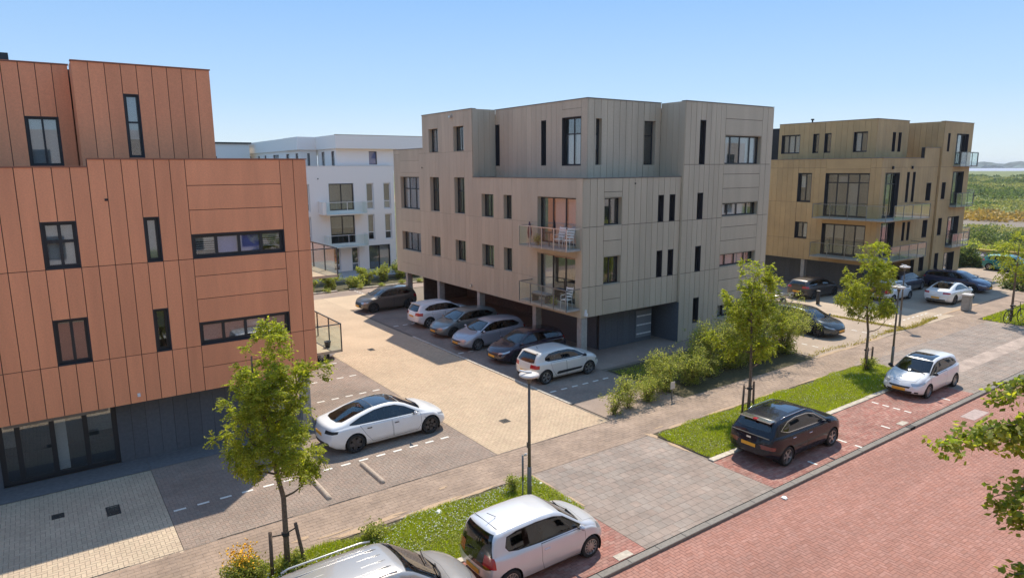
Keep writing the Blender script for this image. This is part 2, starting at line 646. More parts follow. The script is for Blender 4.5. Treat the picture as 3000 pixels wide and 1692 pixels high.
for y in (19.92, 26.3, 28.93, 31.4):
    dashes(2.5 if y < 20 else 8.3, 11.6, y)
for y in (21.52, 29.2, 36.9):
    dashes(17.5, 20.6, y)
dashes(11.2 - .5, 12.75, 22.3, 'y')
dashes(11.3, 12.8, 27.13, 'y', step=.42, ln=.26)
dashes(11.05, 11.2, 24.83, 'y')
dashes(11.05, 11.2, 29.9, 'y')
dashes(10.95, 11.1, 19.8, 'y')
dashes(46, 47.4, 18.3, 'x', step=.4, ln=.22)
dashes(42, 47, 19.0, 'x', step=.6, ln=.3)
dashes(48.6, 50.1, 20.3, 'y', step=.5, ln=.28)
for x in (33.4, 38.6):
    dashes(18.2, 22.6, x, 'y')

# drains
M_IRON = mat('cast_iron', (0.05, 0.048, 0.045), 0.6, 30, 0.2, metal=0.3)
M_DIRT = mat('dirt_rim', (0.28, 0.18, 0.10), 0.95, 20, 0.3)
for i, (x, y, w, l, lab) in enumerate(((13.85, 19.96, .34, .34, 'square iron drain in the buff aisle near the lamp post'),
                                      (14.0, 32.7, .3, .42, 'iron drain in the buff aisle beside the shadow edge'),
                                      (0.95, 21.0, .34, .62, 'dark rectangular drain in the shaded entrance paving'),
                                      (-.35, 21.55, .3, .3, 'small dark drain in the shaded paving left of the larger one'))):
    t = thing('drain_cover', lab, 'drain', (x, y, 0), 0, 'drain covers in the paving')
    bm = bmesh.new()
    for a in ((-w/2, w/2, -l/2, -l/2+.04), (-w/2, w/2, l/2-.04, l/2), (-w/2, -w/2+.04, -l/2+.04, l/2-.04), (w/2-.04, w/2, -l/2+.04, l/2-.04)):
        bx(bm, *a, -.01, .012)
    obj('frame', bm, M_IRON, t)
    bm = bmesh.new()
    k = -l/2 + .06
    while k < l/2 - .06:
        bx(bm, -w/2+.041, w/2-.041, k, k+.025, -.005, .01)
        k += .05
    obj('grate', bm, M_IRON, t)
# gully grates in the kerb line
for x, lab in ((25.6, 'dark gully opening in the kerb below the parking strip'), (34.3, 'dark gully opening in the kerb opposite the second driveway')):
    t = thing('gully', lab, 'drain', (x, 10.46, 0))
    box_obj('grate', -.2, .2, -.03, .15, -.02, .016, M_IRON, t)
    box_obj('opening', -.16, .16, -.045, -.031, -.06, -.01, mat('black_void', (0.005, 0.005, 0.005), 1), t)
# ---------------------------------------------------------------- buildings
M_CORE = mat('dark_backing', (0.035, 0.03, 0.028), 0.9)
M_ORANGE = mat('terracotta_panel', (0.82, 0.32, 0.155), 0.75, 22, 0.06, 0.1, 90, tint=0.07, big=0.10, bigscale=1.3, bigvec=(1, 1, .14))
M_TAUPE = mat('taupe_panel', (0.49, 0.41, 0.295), 0.7, 22, 0.07, 0.1, 90, tint=0.04, big=0.09, bigscale=1.3, bigvec=(1, 1, .14))
M_OCHRE = mat('ochre_panel', (0.46, 0.31, 0.145), 0.7, 22, 0.06, 0.1, 90, tint=0.06, big=0.12, bigscale=0.5)
M_BLUEG = mat('slate_panel', (0.10, 0.11, 0.125), 0.7, 10, 0.12, 0.1, 60, tint=0.08)
M_FRAME = mat('anthracite_frame', (0.018, 0.02, 0.024), 0.45)
M_REVO = mat('dark_reveal', (0.03, 0.027, 0.03), 0.6)
M_ROOF = mat('roof_membrane', (0.12, 0.12, 0.12), 0.9, 3, 0.2)
M_TRIM = mat('roof_trim', (0.16, 0.15, 0.135), 0.5)
M_TRIMO = mat('roof_trim_orange', (0.33, 0.13, 0.07), 0.5)
M_CONC = mat('concrete', (0.36, 0.33, 0.29), 0.85, 6, 0.12, 0.2, 40)
M_WPLAST = mat('white_render', (0.90, 0.85, 0.78), 0.85, 20, 0.04, 0.1, 60)
M_WFRAME = mat('white_frame', (0.75, 0.75, 0.73), 0.5)
M_INT = mat('room_interior', (0.12, 0.115, 0.11), 0.9)
M_CURT = mat('net_curtain', (0.85, 0.83, 0.81), 0.9, 30, 0.06)
M_CURTB = mat('blue_blind', (0.36, 0.38, 0.92), 0.7)
M_CURTD = mat('grey_curtain', (0.30, 0.29, 0.28), 0.9, 30, 0.15)
M_STEEL = mat('grey_steel', (0.20, 0.21, 0.21), 0.4, metal=0.6)
M_ALU = mat('aluminium', (0.55, 0.55, 0.54), 0.35, metal=0.8)
G_WIN = glass('window_glass', (0.80, 0.83, 0.83), 0.13)
G_BAL = glass('balcony_glass', (0.93, 0.96, 0.95), 0.012)
M_WOODD = mat('dark_wood', (0.09, 0.06, 0.04), 0.8, 20, 0.3)


class Face:
    """local frame of a facade: u along it, z up, d inwards. plane 'Y': normal -Y at y=c; 'X': normal -X at x=c; 'x': normal +X"""
    def __init__(s, plane, c, root):
        s.p, s.c, s.r = plane, c, root

    def box(s, bm, u0, u1, z0, z1, d0, d1):
        if s.p == 'Y':
            bx(bm, u0, u1, s.c + d0, s.c + d1, z0, z1)
        elif s.p == 'X':
            bx(bm, s.c + d0, s.c + d1, u0, u1, z0, z1)
        elif s.p == 'x':
            bx(bm, s.c - d0, s.c - d1, u0, u1, z0, z1)

    def obj(s, name, boxes, m, parent):
        """boxes (u0,u1,z0,z1,d0,d1) in world coordinates; the mesh is written relative to the root of the thing"""
        bm = bmesh.new()
        for b in boxes:
            s.box(bm, *b)
        bmesh.ops.translate(bm, verts=bm.verts[:], vec=-s.r.location)
        return obj(name, bm, m, parent)


def subtract(rect, holes):
    """rectangle minus holes -> list of rectangles"""
    u0, u1, z0, z1 = rect
    hs = [(max(a, u0), min(b, u1), max(c, z0), min(d, z1)) for a, b, c, d in holes]
    hs = [h for h in hs if h[1] - h[0] > 1e-4 and h[3] - h[2] > 1e-4]
    if not hs:
        return [rect]
    us = sorted({u0, u1, *[h[0] for h in hs], *[h[1] for h in hs]})
    out = []
    for a, b in zip(us, us[1:]):
        if b - a < 1e-4:
            continue
        m = (a + b) / 2
        cuts = sorted([(h[2], h[3]) for h in hs if h[0] < m < h[1]])
        z = z0
        for c, d in cuts:
            if c - z > 1e-4:
                out.append((a, b, z, c))
            z = max(z, d)
        if z1 - z > 1e-4:
            out.append((a, b, z, z1))
    # merge neighbours with the same z range
    out.sort(key=lambda r: (r[2], r[3], r[0]))
    res = []
    for r in out:
        if res and abs(res[-1][1] - r[0]) < 1e-4 and abs(res[-1][2] - r[2]) < 1e-4 and abs(res[-1][3] - r[3]) < 1e-4:
            res[-1] = (res[-1][0], r[1], r[2], r[3])
        else:
            res.append(r)
    return res


def seq(a, b, step=.44):
    n = max(1, round((b - a) / step))
    return [a + (b - a) * i / n for i in range(n + 1)]


def cladding(F, root, cols, z0, z1, bands, holes, m, gap=0.014, th=0.03, wall_th=0.28, wall=None, zt=None, pname='panel'):
    """cols: (u0, u1, 'v') vertical boards ~.44 wide cut at the bands, or (u0, u1, [z...]) one wide bay with its own joints.
    wall is filled with the backing; zt: function u -> top height"""
    for col in cols:
        u0, u1, k = col[:3]
        top = col[3] if len(col) > 3 else z1
        bot = col[4] if len(col) > 4 else z0
        ua = u0 + .036 if col is cols[0] else u0
        ub = u1 - .036 if col is cols[-1] else u1
        F.obj('wall', [(a, b, c, d, th + .004, wall_th) for a, b, c, d in subtract((ua, ub, bot + .004, top - .004), holes)], wall or M_CORE, root)
        if k == 'v':
            us = seq(u0, u1)
            zs = [bot] + [b for b in bands if bot + .05 < b < top - .05] + [top]
        else:
            us = [u0, u1]
            zs = [bot] + [b for b in k if bot + .05 < b < top - .05] + [top]
        for a, b in zip(us, us[1:]):
            for c, d in zip(zs, zs[1:]):
                rs = subtract((a + gap / 2, b - gap / 2, c + gap / 2, d - gap / 2), holes)
                rs = [r for r in rs if r[1] - r[0] > .02 and r[3] - r[2] > .02]
                while rs:      # pieces of one board that do not touch are boards of their own
                    grp = [rs.pop(0)]
                    grew = True
                    while grew:
                        grew = False
                        for r in rs[:]:
                            if any(r[0] < g[1] + .001 and r[1] > g[0] - .001 and r[2] < g[3] + .001 and r[3] > g[2] - .001 for g in grp):
                                grp.append(r)
                                rs.remove(r)
                                grew = True
                    F.obj(pname, [(*r, 0, th) for r in grp], m, root)


WR = random.Random(12)


def window(F, root, u0, u1, z0, z1, rd=0.14, cols=1, rows=(), fw=0.06, mf=None, mrev=None, blinds=None, sub=(), name='window', fracs=None, gl=None, deep=None, sill=False):
    """reveal, frame with mullions and transoms, one pane per light. rows: heights (z) of transoms. blinds: one entry per light (col-major) None/'c'/'b'/'d'"""
    mf = mf or M_FRAME
    e = 0.03
    if mrev is not None:
        F.obj('reveal', [(u0, u0 + e, z0, z1, .001, rd), (u1 - e, u1, z0, z1, .001, rd), (u0 + e, u1 - e, z1 - e, z1, .001, rd), (u0 + e, u1 - e, z0, z0 + e, .001, rd)], mrev, root)
    a, b, c, d = (u0 + e, u1 - e, z0 + e, z1 - e) if mrev is not None else (u0, u1, z0, z1)
    us = fracs or [i / cols for i in range(cols + 1)]
    us = [a + (b - a) * f for f in us]
    zs = [c] + list(rows) + [d]
    f0, f1 = rd - .0, rd + .06
    bars = [(a, a + fw, c, d, f0, f1), (b - fw, b, c, d, f0, f1), (a + fw, b - fw, d - fw, d, f0, f1), (a + fw, b - fw, c, c + fw, f0, f1)]
    for u in us[1:-1]:
        bars.append((u - fw / 2, u + fw / 2, c + fw, d - fw, f0 + .001, f1 - .001))
    lights = []
    ue = [a + fw] + [x for u in us[1:-1] for x in (u - fw / 2, u + fw / 2)] + [b - fw]
    for i in range(len(us) - 1):
        ua, ub = ue[2 * i], ue[2 * i + 1]
        zz = [c + fw] + [x for r in rows for x in (r - fw / 2, r + fw / 2)] + [d - fw]
        for r in rows:
            bars.append((ua, ub, r - fw / 2, r + fw / 2, f0 + .002, f1 - .002))
        for j in range(len(rows) + 1):
            lights.append((ua, ub, zz[2 * j], zz[2 * j + 1]))
    w = F.obj(name, bars, mf, root)
    if blinds is None or blinds == [None]:
        blinds = [WR.choice([None, None, 'n', 't', 'h', None]) for _ in lights]
    for i, (ua, ub, za, zb) in enumerate(lights):
        F.obj('pane', [(ua + .001, ub - .001, za + .001, zb - .001, f0 + .025, f0 + .037)], gl or G_WIN, w)
        k = (blinds[i % len(blinds)] if blinds else None)
        if k == 's':      # slatted blind half drawn
            F.obj('blind', [(ua, ub, zb - (zb - za) * (.25 + .13 * n), zb - (zb - za) * (.2 + .13 * n), f1 + .05, f1 + .07) for n in range(5)] + [(ua, ub, zb - (zb - za) * .17, zb, f1 + .05, f1 + .07)], M_CURT, w)
        elif k:
            mk, fr = {'c': (M_CURT, 1), 'b': (M_CURTB, 1), 'd': (M_CURTD, 1), 'h': (M_CURT, .5), 't': (M_CURTD, .45), 'n': (M_CURT, .3)}[k]
            if k == 'n':
                F.obj('curtain', [(ua, ua + (ub - ua) * .4, za, zb, f1 + .06, f1 + .08)], mk, w)
            else:
                F.obj('blind', [(ua, ub, zb - (zb - za) * fr, zb, f1 + .06, f1 + .075)], mk, w)
    # the dark room behind, a shallow box open to the window
    D = deep or 1.1
    F.obj('room', [(a - .12, a - .04, c - .1, d + .1, .30, D), (b + .04, b + .12, c - .1, d + .1, .30, D), (a - .12, b + .12, d + .1, d + .15, .30, D),
                   (a - .12, b + .12, c - .15, c - .1, .30, D), (a - .12, b + .12, c - .15, d + .15, D, D + .05)], M_INT, w)
    return w


def balcony(F, root, u0, u1, zfloor, depth, rail=1.02, posts=3, mp=None, ends=(1, 1), slab=0.10, mslab=None, bars=0, front_glass=True):
    mp = mp or M_STEEL
    b = F.obj('balcony', [(u0, u1, zfloor - slab, zfloor, -depth, -.002)], mslab or M_CONC, root)
    zt = zfloor + rail
    rl = [(u0, u1, zt - .03, zt + .01, -depth - .02, -depth + .02)]
    if ends[0]: rl.append((u0, u0 + .04, zt - .03, zt + .008, -depth + .021, -.01))
    if ends[1]: rl.append((u1 - .04, u1, zt - .03, zt + .008, -depth + .021, -.01))
    F.obj('rail', rl, mp, b)
    n = posts
    for i in range(n + 1):
        u = u0 + .02 + (u1 - u0 - .04) * i / n
        F.obj('post', [(u - .02, u + .02, zfloor - slab, zt - .031, -depth - .019, -depth + .021)], mp, b)
        if i < n:
            v = u0 + .02 + (u1 - u0 - .04) * (i + 1) / n
            if front_glass:
                F.obj('glass_panel', [(u + .04, v - .04, zfloor - slab + .02, zt - .04, -depth - .005, -depth + .005)], G_BAL, b)
    for k, u in ((0, u0 + .02), (1, u1 - .02)):
        if ends[k]:
            F.obj('glass_panel', [(u - .005, u + .005, zfloor + .02, zt - .04, -depth + .03, -.04)], G_BAL, b)
    return b


def roof_trim(F, root, u0, u1, z, m=None):
    F.obj('roof_trim', [(u0 - .02, u1 + .02, z, z + .035, -.03, .3)], m or M_TRIM, root)


def roofs(root, rects, m=None):
    for x0, x1, y0, y1, z in rects:
        bm = bmesh.new()
        bx(bm, x0, x1, y0, y1, z - .25, z)
        bmesh.ops.translate(bm, verts=bm.verts[:], vec=-root.location)
        obj('roof', bm, m or M_ROOF, root)


def solid(root, name, x0, x1, y0, y1, z0, z1, m):
    bm = bmesh.new()
    bx(bm, x0, x1, y0, y1, z0, z1)
    bmesh.ops.translate(bm, verts=bm.verts[:], vec=-root.location)
    return obj(name, bm, m, root)


# ======== terracotta block on the left
A = thing('apartment_building', 'terracotta panelled apartment block filling the left side, dark framed windows', 'apartment building', (7.95, 23.5, 0))
FA = Face('Y', 23.5, A)
HA = [(.13, 1.01, 6.7, 8.09), (.13, 1.01, 3.8, 5.2), (2.76, 3.2, 6.7, 8.11), (2.76, 3.2, 3.8, 5.2), (4.08, 7.03, 6.7, 7.49), (4.08, 7.03, 3.8, 4.58)]
wide = [3.05, 3.8, 4.58, 5.36, 6.12, 6.7, 7.49, 8.27, 9.05]
cladding(FA, A, [(-14, 1.445, 'v', 9.64), (1.445, 4.075, 'v', 9.87), (4.075, 7.035, wide, 9.87), (7.035, 7.95, 'v', 9.87)], 2.25, 9.87, [3.8, 6.7], HA, M_ORANGE, gap=.02)
roof_trim(FA, A, -14, 1.42, 9.64, M_TRIMO); roof_trim(FA, A, 1.47, 7.95, 9.87, M_TRIMO)
for h, k in zip(HA, (dict(cols=2, blinds=['c', 'c', 'c', 'c'], rows=(7.5,)), dict(cols=2, blinds=[None, None]), dict(blinds=['c']), dict(), dict(cols=4, blinds=['s', 'b', 'b', 's']), dict(cols=4, blinds=['d', 'd', 'h', 'd']))):
    fr = [0, .25, .5, .75, 1] if h[1] - h[0] > 2 else None
    window(FA, A, *h, rd=.13, fw=.095 if h[1] - h[0] > 2 else .085, mrev=M_REVO, fracs=fr, **k)
FB = Face('Y', 25.66, A)
cladding(FB, A, [(1.46, 5.5, 'v')], 9.3, 12.92, [], [(2.81, 3.26, 9.95, 12.0)], M_ORANGE, gap=.02)
window(FB, A, 2.81, 3.26, 9.95, 12.0, rd=.1, mrev=M_REVO, rows=(11.1,), blinds=['h', 'c'])
roof_trim(FB, A, 1.46, 5.5, 12.92, M_TRIMO)
FB2 = Face('Y', 26.8, A)
cladding(FB2, A, [(-14, 1.43, 'v')], 9.3, 12.92, [], [(.12, 1.02, 9.7, 11.27)], M_ORANGE, gap=.02)
window(FB2, A, .12, 1.02, 9.7, 11.27, rd=.1, mrev=M_REVO, cols=2, blinds=['c', 'c'])
roof_trim(FB2, A, -14, 1.43, 12.92, M_TRIMO)
FBx = Face('X', 1.46, A)
cladding(FBx, A, [(25.7, 26.79, 'v')], 9.3, 12.92, [], [], M_ORANGE, wall_th=.2)
# right-hand side walls, roofs and ground floor
FR_ = Face('x', 7.95, A)
cladding(FR_, A, [(23.53, 44, 'v', 9.87)], 2.25, 9.87, [3.8, 6.7], [(25.2, 27.9, 2.8, 5.1), (25.2, 27.9, 5.7, 8.0)], M_ORANGE, wall_th=.25)
for z in (2.8, 5.7):
    window(FR_, A, 25.2, 27.9, z, z + 2.3, rd=.2, cols=3, mrev=M_ORANGE, name='balcony_door')
FR2 = Face('x', 5.5, A)
cladding(FR2, A, [(25.7, 40, 'v')], 9.3, 12.92, [], [], M_ORANGE, wall_th=.25)
roofs(A, [(-14, 7.68, 23.8, 43.9, 9.35), (-14, 5.24, 26.9, 40, 12.8), (1.5, 5.24, 25.9, 26.9, 12.8)])
solid(A, 'wall', -14, 7.9, 43.9, 44.1, 2.25, 9.87, M_ORANGE)
solid(A, 'wall', -14, 5.4, 40.0, 40.2, 9.36, 12.9, M_ORANGE)
solid(A, 'wall', -14.2, -14, 23.6, 44.1, 0, 9.6, M_ORANGE)
solid(A, 'soffit', -13.9, 7.7, 23.76, 43.8, 2.2, 2.3, M_CONC)
FG = Face('Y', 24.5, A)
us_ = [-14, -6, -1.62]
cladding(FG, A, [(-14, -1.62, 'v'), (1.5, 6.15, 'v')], .0, 2.19, [], [], M_BLUEG, gap=.008, wall_th=.25)
window(FG, A, -1.62, 1.5, .02, 2.19, rd=.06, cols=4, fracs=[0, .16, .44, .72, 1], fw=.14, rows=(), name='entrance_glazing', deep=3.0, blinds=[None])
FG.obj('lintel_panel', [(-1.45, 1.3, 1.85, 2.1, .03, .05)], M_CURTD, A)
solid(A, 'wall', 5.9, 6.14, 24.78, 34, 0, 2.19, M_BLUEG)
solid(A, 'storage_box', 6.35, 7.0, 24.6, 25.3, 0, 1.45, mat('pale_grey_panel', (0.36, 0.38, 0.40), 0.6))
solid(A, 'wall', -14, 5.88, 34, 34.2, 0, 2.19, M_BLUEG)
for y in (23.62, 28.9, 34.2, 39.4, 43.4):
    solid(A, 'column', 7.32, 7.64, y, y + .32, 0, 2.24, M_CONC)
FA.obj('vent_cap', [(1.79, 1.87, 8.64, 8.71, -.03, .0)], M_CORE, A)
FA.obj('wall_lamp', [(2.08, 2.16, 2.46, 2.56, -.07, -.001)], M_WFRAME, A)
solid(A, 'chimney', -.95, -.1, 28, 28.8, 12.7, 13.33, M_FRAME)
for z in (2.66, 5.6):
    balcony(FR_, A, 24.3, 28.3, z, 1.25, posts=3, mp=mat('dark_rail', (0.05, 0.055, 0.055), 0.5), mslab=M_YELL)
# flower pot on the lower balcony
t = thing('plant_pot', 'small dark flower pot standing on the lower glass balcony of the terracotta block', 'plant pot', (8.85, 24.9, 2.66))
bm = bmesh.new(); tube(bm, [(0, 0, 0), (0, 0, .22), (0, 0, .25)], [.09, .13, .14], 12); obj('pot', bm, M_FRAME, t)

# ======== taupe block in the middle
B = thing('apartment_building', 'taupe panelled apartment block in the middle with glass balconies over carport columns', 'apartment building', (21.31, 24.05, 0))
FL = Face('X', 21.31, B)
Lw = [  # left face openings u0,u1,z0,z1, options
    (40.5, 43.34, 6.8, 9.04, dict(cols=3, rows=(8.2,), blinds=['c', 'd', 'd', None, 'c', 'c'])),
    (37.8, 39.03, 6.8, 9.04, dict(cols=2, rows=(8.2,), blinds=[None, None])),
    (34.7, 35.95, 6.8, 9.04, dict(cols=2, rows=(8.2,), blinds=[None, 'd'])),
    (31.6, 32.9, 6.75, 8.12, dict(cols=2, blinds=['d', None])),
    (29.83, 30.66, 6.75, 8.12, dict(blinds=['n'])),
    (37.8, 39.05, 10.55, 12.07, dict(cols=2, blinds=[None, 'c'])),
    (34.7, 35.95, 10.55, 12.07, dict(cols=2, blinds=['c', None])),
    (40.5, 43.32, 3.88, 5.24, dict(cols=3, blinds=['t', 't', 'd'])),
    (37.8, 39.03, 3.88, 5.21, dict(cols=2, blinds=[None])),
    (34.7, 35.95, 3.88, 5.21, dict(cols=2, blinds=['n', 't'])),
    (31.6, 32.9, 3.88, 5.21, dict(cols=2, blinds=['c', 'n'])),
    (29.83, 30.66, 3.86, 5.21, dict(blinds=['n'])),
    (24.5, 27.58, 5.72, 8.12, dict(cols=3, name='balcony_door', blinds=['c', 'c', 'd'], deep=2.4)),
    (24.5, 27.58, 2.79, 5.2, dict(cols=3, name='balcony_door', blinds=[None, None, 'c'], deep=2.4)),
]
HL = [w[:4] for w in Lw]
bay1 = [2.97, 3.88, 5.24, 5.98, 6.8, 9.04, 9.31, 10.09]
bayd = [2.79, 5.21, 5.72, 8.12, 8.95]
cladding(FL, B, [(24.055, 24.5, 'v', 9.02), (24.5, 27.58, bayd, 9.02), (27.58, 31.6, 'v', 9.02), (31.6, 32.9, 'v', 9.02), (32.9, 33.8, 'v', 9.02), (33.8, 37.8, 'v', 12.95), (37.8, 39.9, 'v', 12.95),
                 (39.9, 40.5, 'v', 10.86), (40.5, 43.34, bay1, 10.86), (43.34, 44.3, 'v', 10.86)], 2.25, 9.02, [3.86, 6.75, 10.54], HL, M_TAUPE, gap=.010)
for w in Lw:
    window(FL, B, *w[:4], rd=.24, mrev=M_TAUPE, fw=.07, **w[4])
roof_trim(FL, B, 24.0, 33.78, 9.02); roof_trim(FL, B, 33.82, 39.9, 12.95); roof_trim(FL, B, 39.93, 44.3, 10.86)
FS = Face('Y', 33.765, B)
cladding(FS, B, [(21.34, 22.95, 'v')], 9.05, 12.95, [], [], M_TAUPE, wall_th=.2)
FT = Face('X', 22.97, B)
HT = [(33.35, 33.78, 9.68, 12.08), (28.92, 29.36, 9.66, 12.06), (26.09, 27.6, 9.64, 12.09)]
cladding(FT, B, [(25.625, 26.09, 'v'), (26.09, 27.6, [9.64, 12.09, 12.5]), (27.6, 33.8, 'v')], 8.7, 12.93, [], HT, M_TAUPE)
window(FT, B, *HT[1], rd=.2, mrev=M_REVO, rows=(11.2,), blinds=[None])
window(FT, B, *HT[0], rd=.2, mrev=M_REVO, rows=(11.2,))
window(FT, B, *HT[2], rd=.2, mrev=M_REVO, cols=2, rows=(11.25,), blinds=['c', None, 'c', None])
roof_trim(FT, B, 25.62, 33.8, 12.93)
FC = Face('Y', 25.62, B)
HC = [(23.51, 23.98, 9.64, 12.0), (27.0, 27.93, 9.63, 12.0)]
cladding(FC, B, [(23.0, 28.3, 'v')], 8.7, 12.93, [], HC, M_TAUPE, gap=.024)
window(FC, B, *HC[0], rd=.22, mrev=M_TAUPE, rows=(11.2,))
window(FC, B, *HC[1], rd=.22, mrev=M_TAUPE, rows=(11.2,), cols=1, blinds=[None, None])
roof_trim(FC, B, 22.97, 28.28, 12.93)
FD = Face('Y', 24.05, B)
HD = [(22.71, 23.95, 6.7, 8.1), (22.71, 23.95, 3.74, 5.2), (26.54, 26.97, 6.7, 8.11), (27.42, 27.87, 6.7, 8.12), (26.54, 26.99, 3.77, 5.2), (27.42, 27.87, 3.77, 5.2)]
cladding(FD, B, [(21.34, 22.71, 'v'), (22.71, 23.95, [3.0, 3.74, 5.2, 5.97, 6.7, 8.1, 8.36]), (23.95, 28.29, 'v')], 2.25, 9.02, [3.77, 6.7], HD, M_TAUPE, gap=.024)
for h, k in zip(HD, (dict(cols=2, blinds=['n', 'n']), dict(cols=2, blinds=[None, 'n']), {}, {}, {}, {})):
    window(FD, B, *h, rd=.24, mrev=M_TAUPE if h[1] - h[0] > 1 else M_REVO, fw=.07, **k)
roof_trim(FD, B, 21.31, 28.28, 9.02)
FE = Face('Y', 23.9, B)
HE = [(29.46, 29.95, 9.65, 12.0), (29.46, 29.95, 6.7, 8.15), (29.46, 29.95, 3.81, 5.24), (29.46, 29.95, .9, 2.34), (31.62, 34.98, 9.64, 11.27), (31.62, 34.98, 6.73, 7.53), (31.62, 34.98, 3.85, 4.62), (31.62, 34.98, .85, 1.65)]
cladding(FE, B, [(28.3, 31.61, 'v'), (31.61, 34.99, [.85, 1.65, 2.35, 3.1, 3.85, 4.62, 5.38, 6.15, 6.73, 7.53, 8.33, 9.12, 9.64, 11.27, 12.14]), (34.99, 36.0, 'v')], 0.0, 12.92, [3.81, 6.7, 9.66], HE, M_TAUPE, gap=.024)
for h in HE:
    wide_ = h[1] - h[0] > 2
    k = dict(cols=4, fracs=[0, .22, .48, .76, 1], blinds=['c', None, 'c', 'c'] if h[2] > 9 else ['c', 'c', 'c', 'n']) if wide_ else {}
    window(FE, B, *h, rd=.22, mrev=M_REVO if not wide_ else M_TAUPE, fw=.08 if wide_ else .06, **k)
roof_trim(FE, B, 28.28, 36.02, 12.92)
FEx = Face('X', 28.28, B)
cladding(FEx, B, [(23.92, 25.6, 'v')], 8.7, 12.92, [], [], M_TAUPE, wall_th=.2)
FEy = Face('X', 28.285, B)
FEy.obj('panel', [(23.905, 24.04, 2.25, 8.99, -.0, .03)], M_TAUPE, B)
FEy.obj('panel', [(23.93, 26.2, 0, 2.24, .0, .03)], M_BLUEG, B)
FEy.obj('wall', [(23.93, 26.2, 0, 2.24, .031, .2)], M_CORE, B)
solid(B, 'wall', 35.98, 36.2, 24.0, 44.3, 0, 12.9, M_TAUPE)
solid(B, 'wall', 21.6, 35.95, 44.1, 44.3, 2.25, 10.8, M_TAUPE)
solid(B, 'wall', 21.6, 35.95, 39.7, 39.9, 10.0, 12.9, M_TAUPE)
roofs(B, [(21.6, 28.3, 24.35, 33.8, 8.7), (23.3, 35.9, 25.95, 39.6, 12.7), (28.6, 35.9, 24.2, 25.95, 12.69), (21.6, 23.3, 34.1, 39.6, 12.71), (21.6, 35.9, 39.9, 44.0, 10.3)])
# ground floor: soffit, columns, stores
solid(B, 'soffit', 21.62, 28.2, 24.36, 44.0, 2.2, 2.3, M_CONC)
for y, w in ((24.09, .33), (27.75, .3), (33.3, .3), (38.2, .3), (42.8, .3)):
    solid(B, 'column', 21.36, 21.74, y, y + w, 0, 2.24, M_CONC)
FGb = Face('Y', 25.3, B)
cladding(FGb, B, [(23.7, 26.35, 'v'), (26.35, 27.65, [0.6, 1.2, 1.7])], 0, 2.19, [], [], M_BLUEG, gap=.008, wall_th=.2)
mb = FGb.obj('mailboxes', [(26.4, 27.6, .25, 1.75, -.05, -.001)], mat('mailbox_metal', (0.20, 0.22, 0.24), 0.5), B)
for z in (.42, .92, 1.42):
    for k in range(5):
        FGb.obj('mail_slot', [(26.44 + k * .23, 26.64 + k * .23, z, z + .07, -.075, -.051)], M_WFRAME, mb)
solid(B, 'wall', 23.7, 23.9, 25.53, 30.2, 0, 2.19, M_BLUEG)
solid(B, 'wall', 26.2, 26.4, 30.4, 44.0, 0, 2.19, mat('store_wall', (0.13, 0.10, 0.09), 0.9, 5, 0.2))
solid(B, 'wall', 23.92, 26.4, 30.2, 30.38, 0, 2.19, M_BLUEG)
solid(B, 'wall', 22.6, 26.18, 42.6, 42.8, 0, 2.19, MATS['store_wall'])
b1 = balcony(FL, B, 24.15, 28.0, 5.67, .88, rail=.98, posts=4, mp=M_ALU, mslab=M_CONC)
b2 = balcony(FL, B, 24.15, 28.0, 2.74, .88, rail=.98, posts=4, mp=M_STEEL, mslab=M_CONC)
FL.obj('wall_lamp', [(34.05, 34.2, 2.45, 2.6, -.1, -.001)], M_ALU, B)
FL.obj('camera_dome', [(36.0, 36.16, 12.58, 12.7, -.18, -.001)], M_ALU, B)
FL.obj('vent_cap', [(40.0, 40.08, 9.58, 9.66, -.03, -.001)], M_CORE, B)
FD.obj('vent_cap', [(24.78, 24.86, 8.7, 8.77, -.03, -.001)], M_CORE, B)
FD.obj('wall_camera', [(21.5, 21.62, 2.36, 2.5, -.14, -.001), (21.52, 21.6, 2.5, 2.66, -.08, -.001)], M_WFRAME, B)

# ======== ochre block on the right
Cc = thing('apartment_building', 'ochre brown panelled apartment block at the right with wrap-round glass balconies', 'apartment building', (49.7, 24.05, 0))
GL_ = Face('X', 49.7, Cc)
Gw = [(29.3, 30.45, 6.76, 9.02, dict(cols=2, blinds=[None])), (24.85, 28.2, 5.75, 9.0, dict(cols=4, rows=(8.3,), name='balcony_door', blinds=[None, None, 'd'])), (29.4, 30.45, 3.89, 5.2, dict(cols=2, blinds=['c', None])),
      (24.87, 28.18, 2.8, 5.2, dict(cols=4, name='balcony_door', blinds=['t', None, 't']))]
bo = [2.8, 5.2, 5.75, 9.0, 9.3]
cladding(GL_, Cc, [(24.055, 24.85, 'v', 10.07), (24.85, 28.2, bo, 10.07), (28.2, 33.2, 'v', 10.07), (33.2, 44.3, 'v', 9.3)], 2.25, 10.07, [3.86, 6.75, 9.4], [w[:4] for w in Gw], M_OCHRE)
for w in Gw:
    window(GL_, Cc, *w[:4], rd=.22, mrev=M_REVO, fw=.08, **w[4])
roof_trim(GL_, Cc, 24.0, 33.2, 10.07)
GT = Face('X', 51.0, Cc)
HG = [(31.3, 32.95, 10.55, 12.05), (29.7, 30.2, 10.55, 12.05), (28.7, 29.25, 10.55, 12.05), (25.9, 26.95, 10.55, 12.05)]
cladding(GT, Cc, [(25.255, 33.2, 'v')], 9.8, 12.92, [], HG, M_OCHRE)
for h, k in zip(HG, (dict(cols=3, blinds=['c', 'c', 'd']), {}, {}, dict(cols=2, blinds=[None, 'c']))):
    window(GT, Cc, *h, rd=.2, mrev=M_REVO, fw=.07, **k)
roof_trim(GT, Cc, 25.25, 33.2, 12.92)
GR = Face('Y', 25.25, Cc)
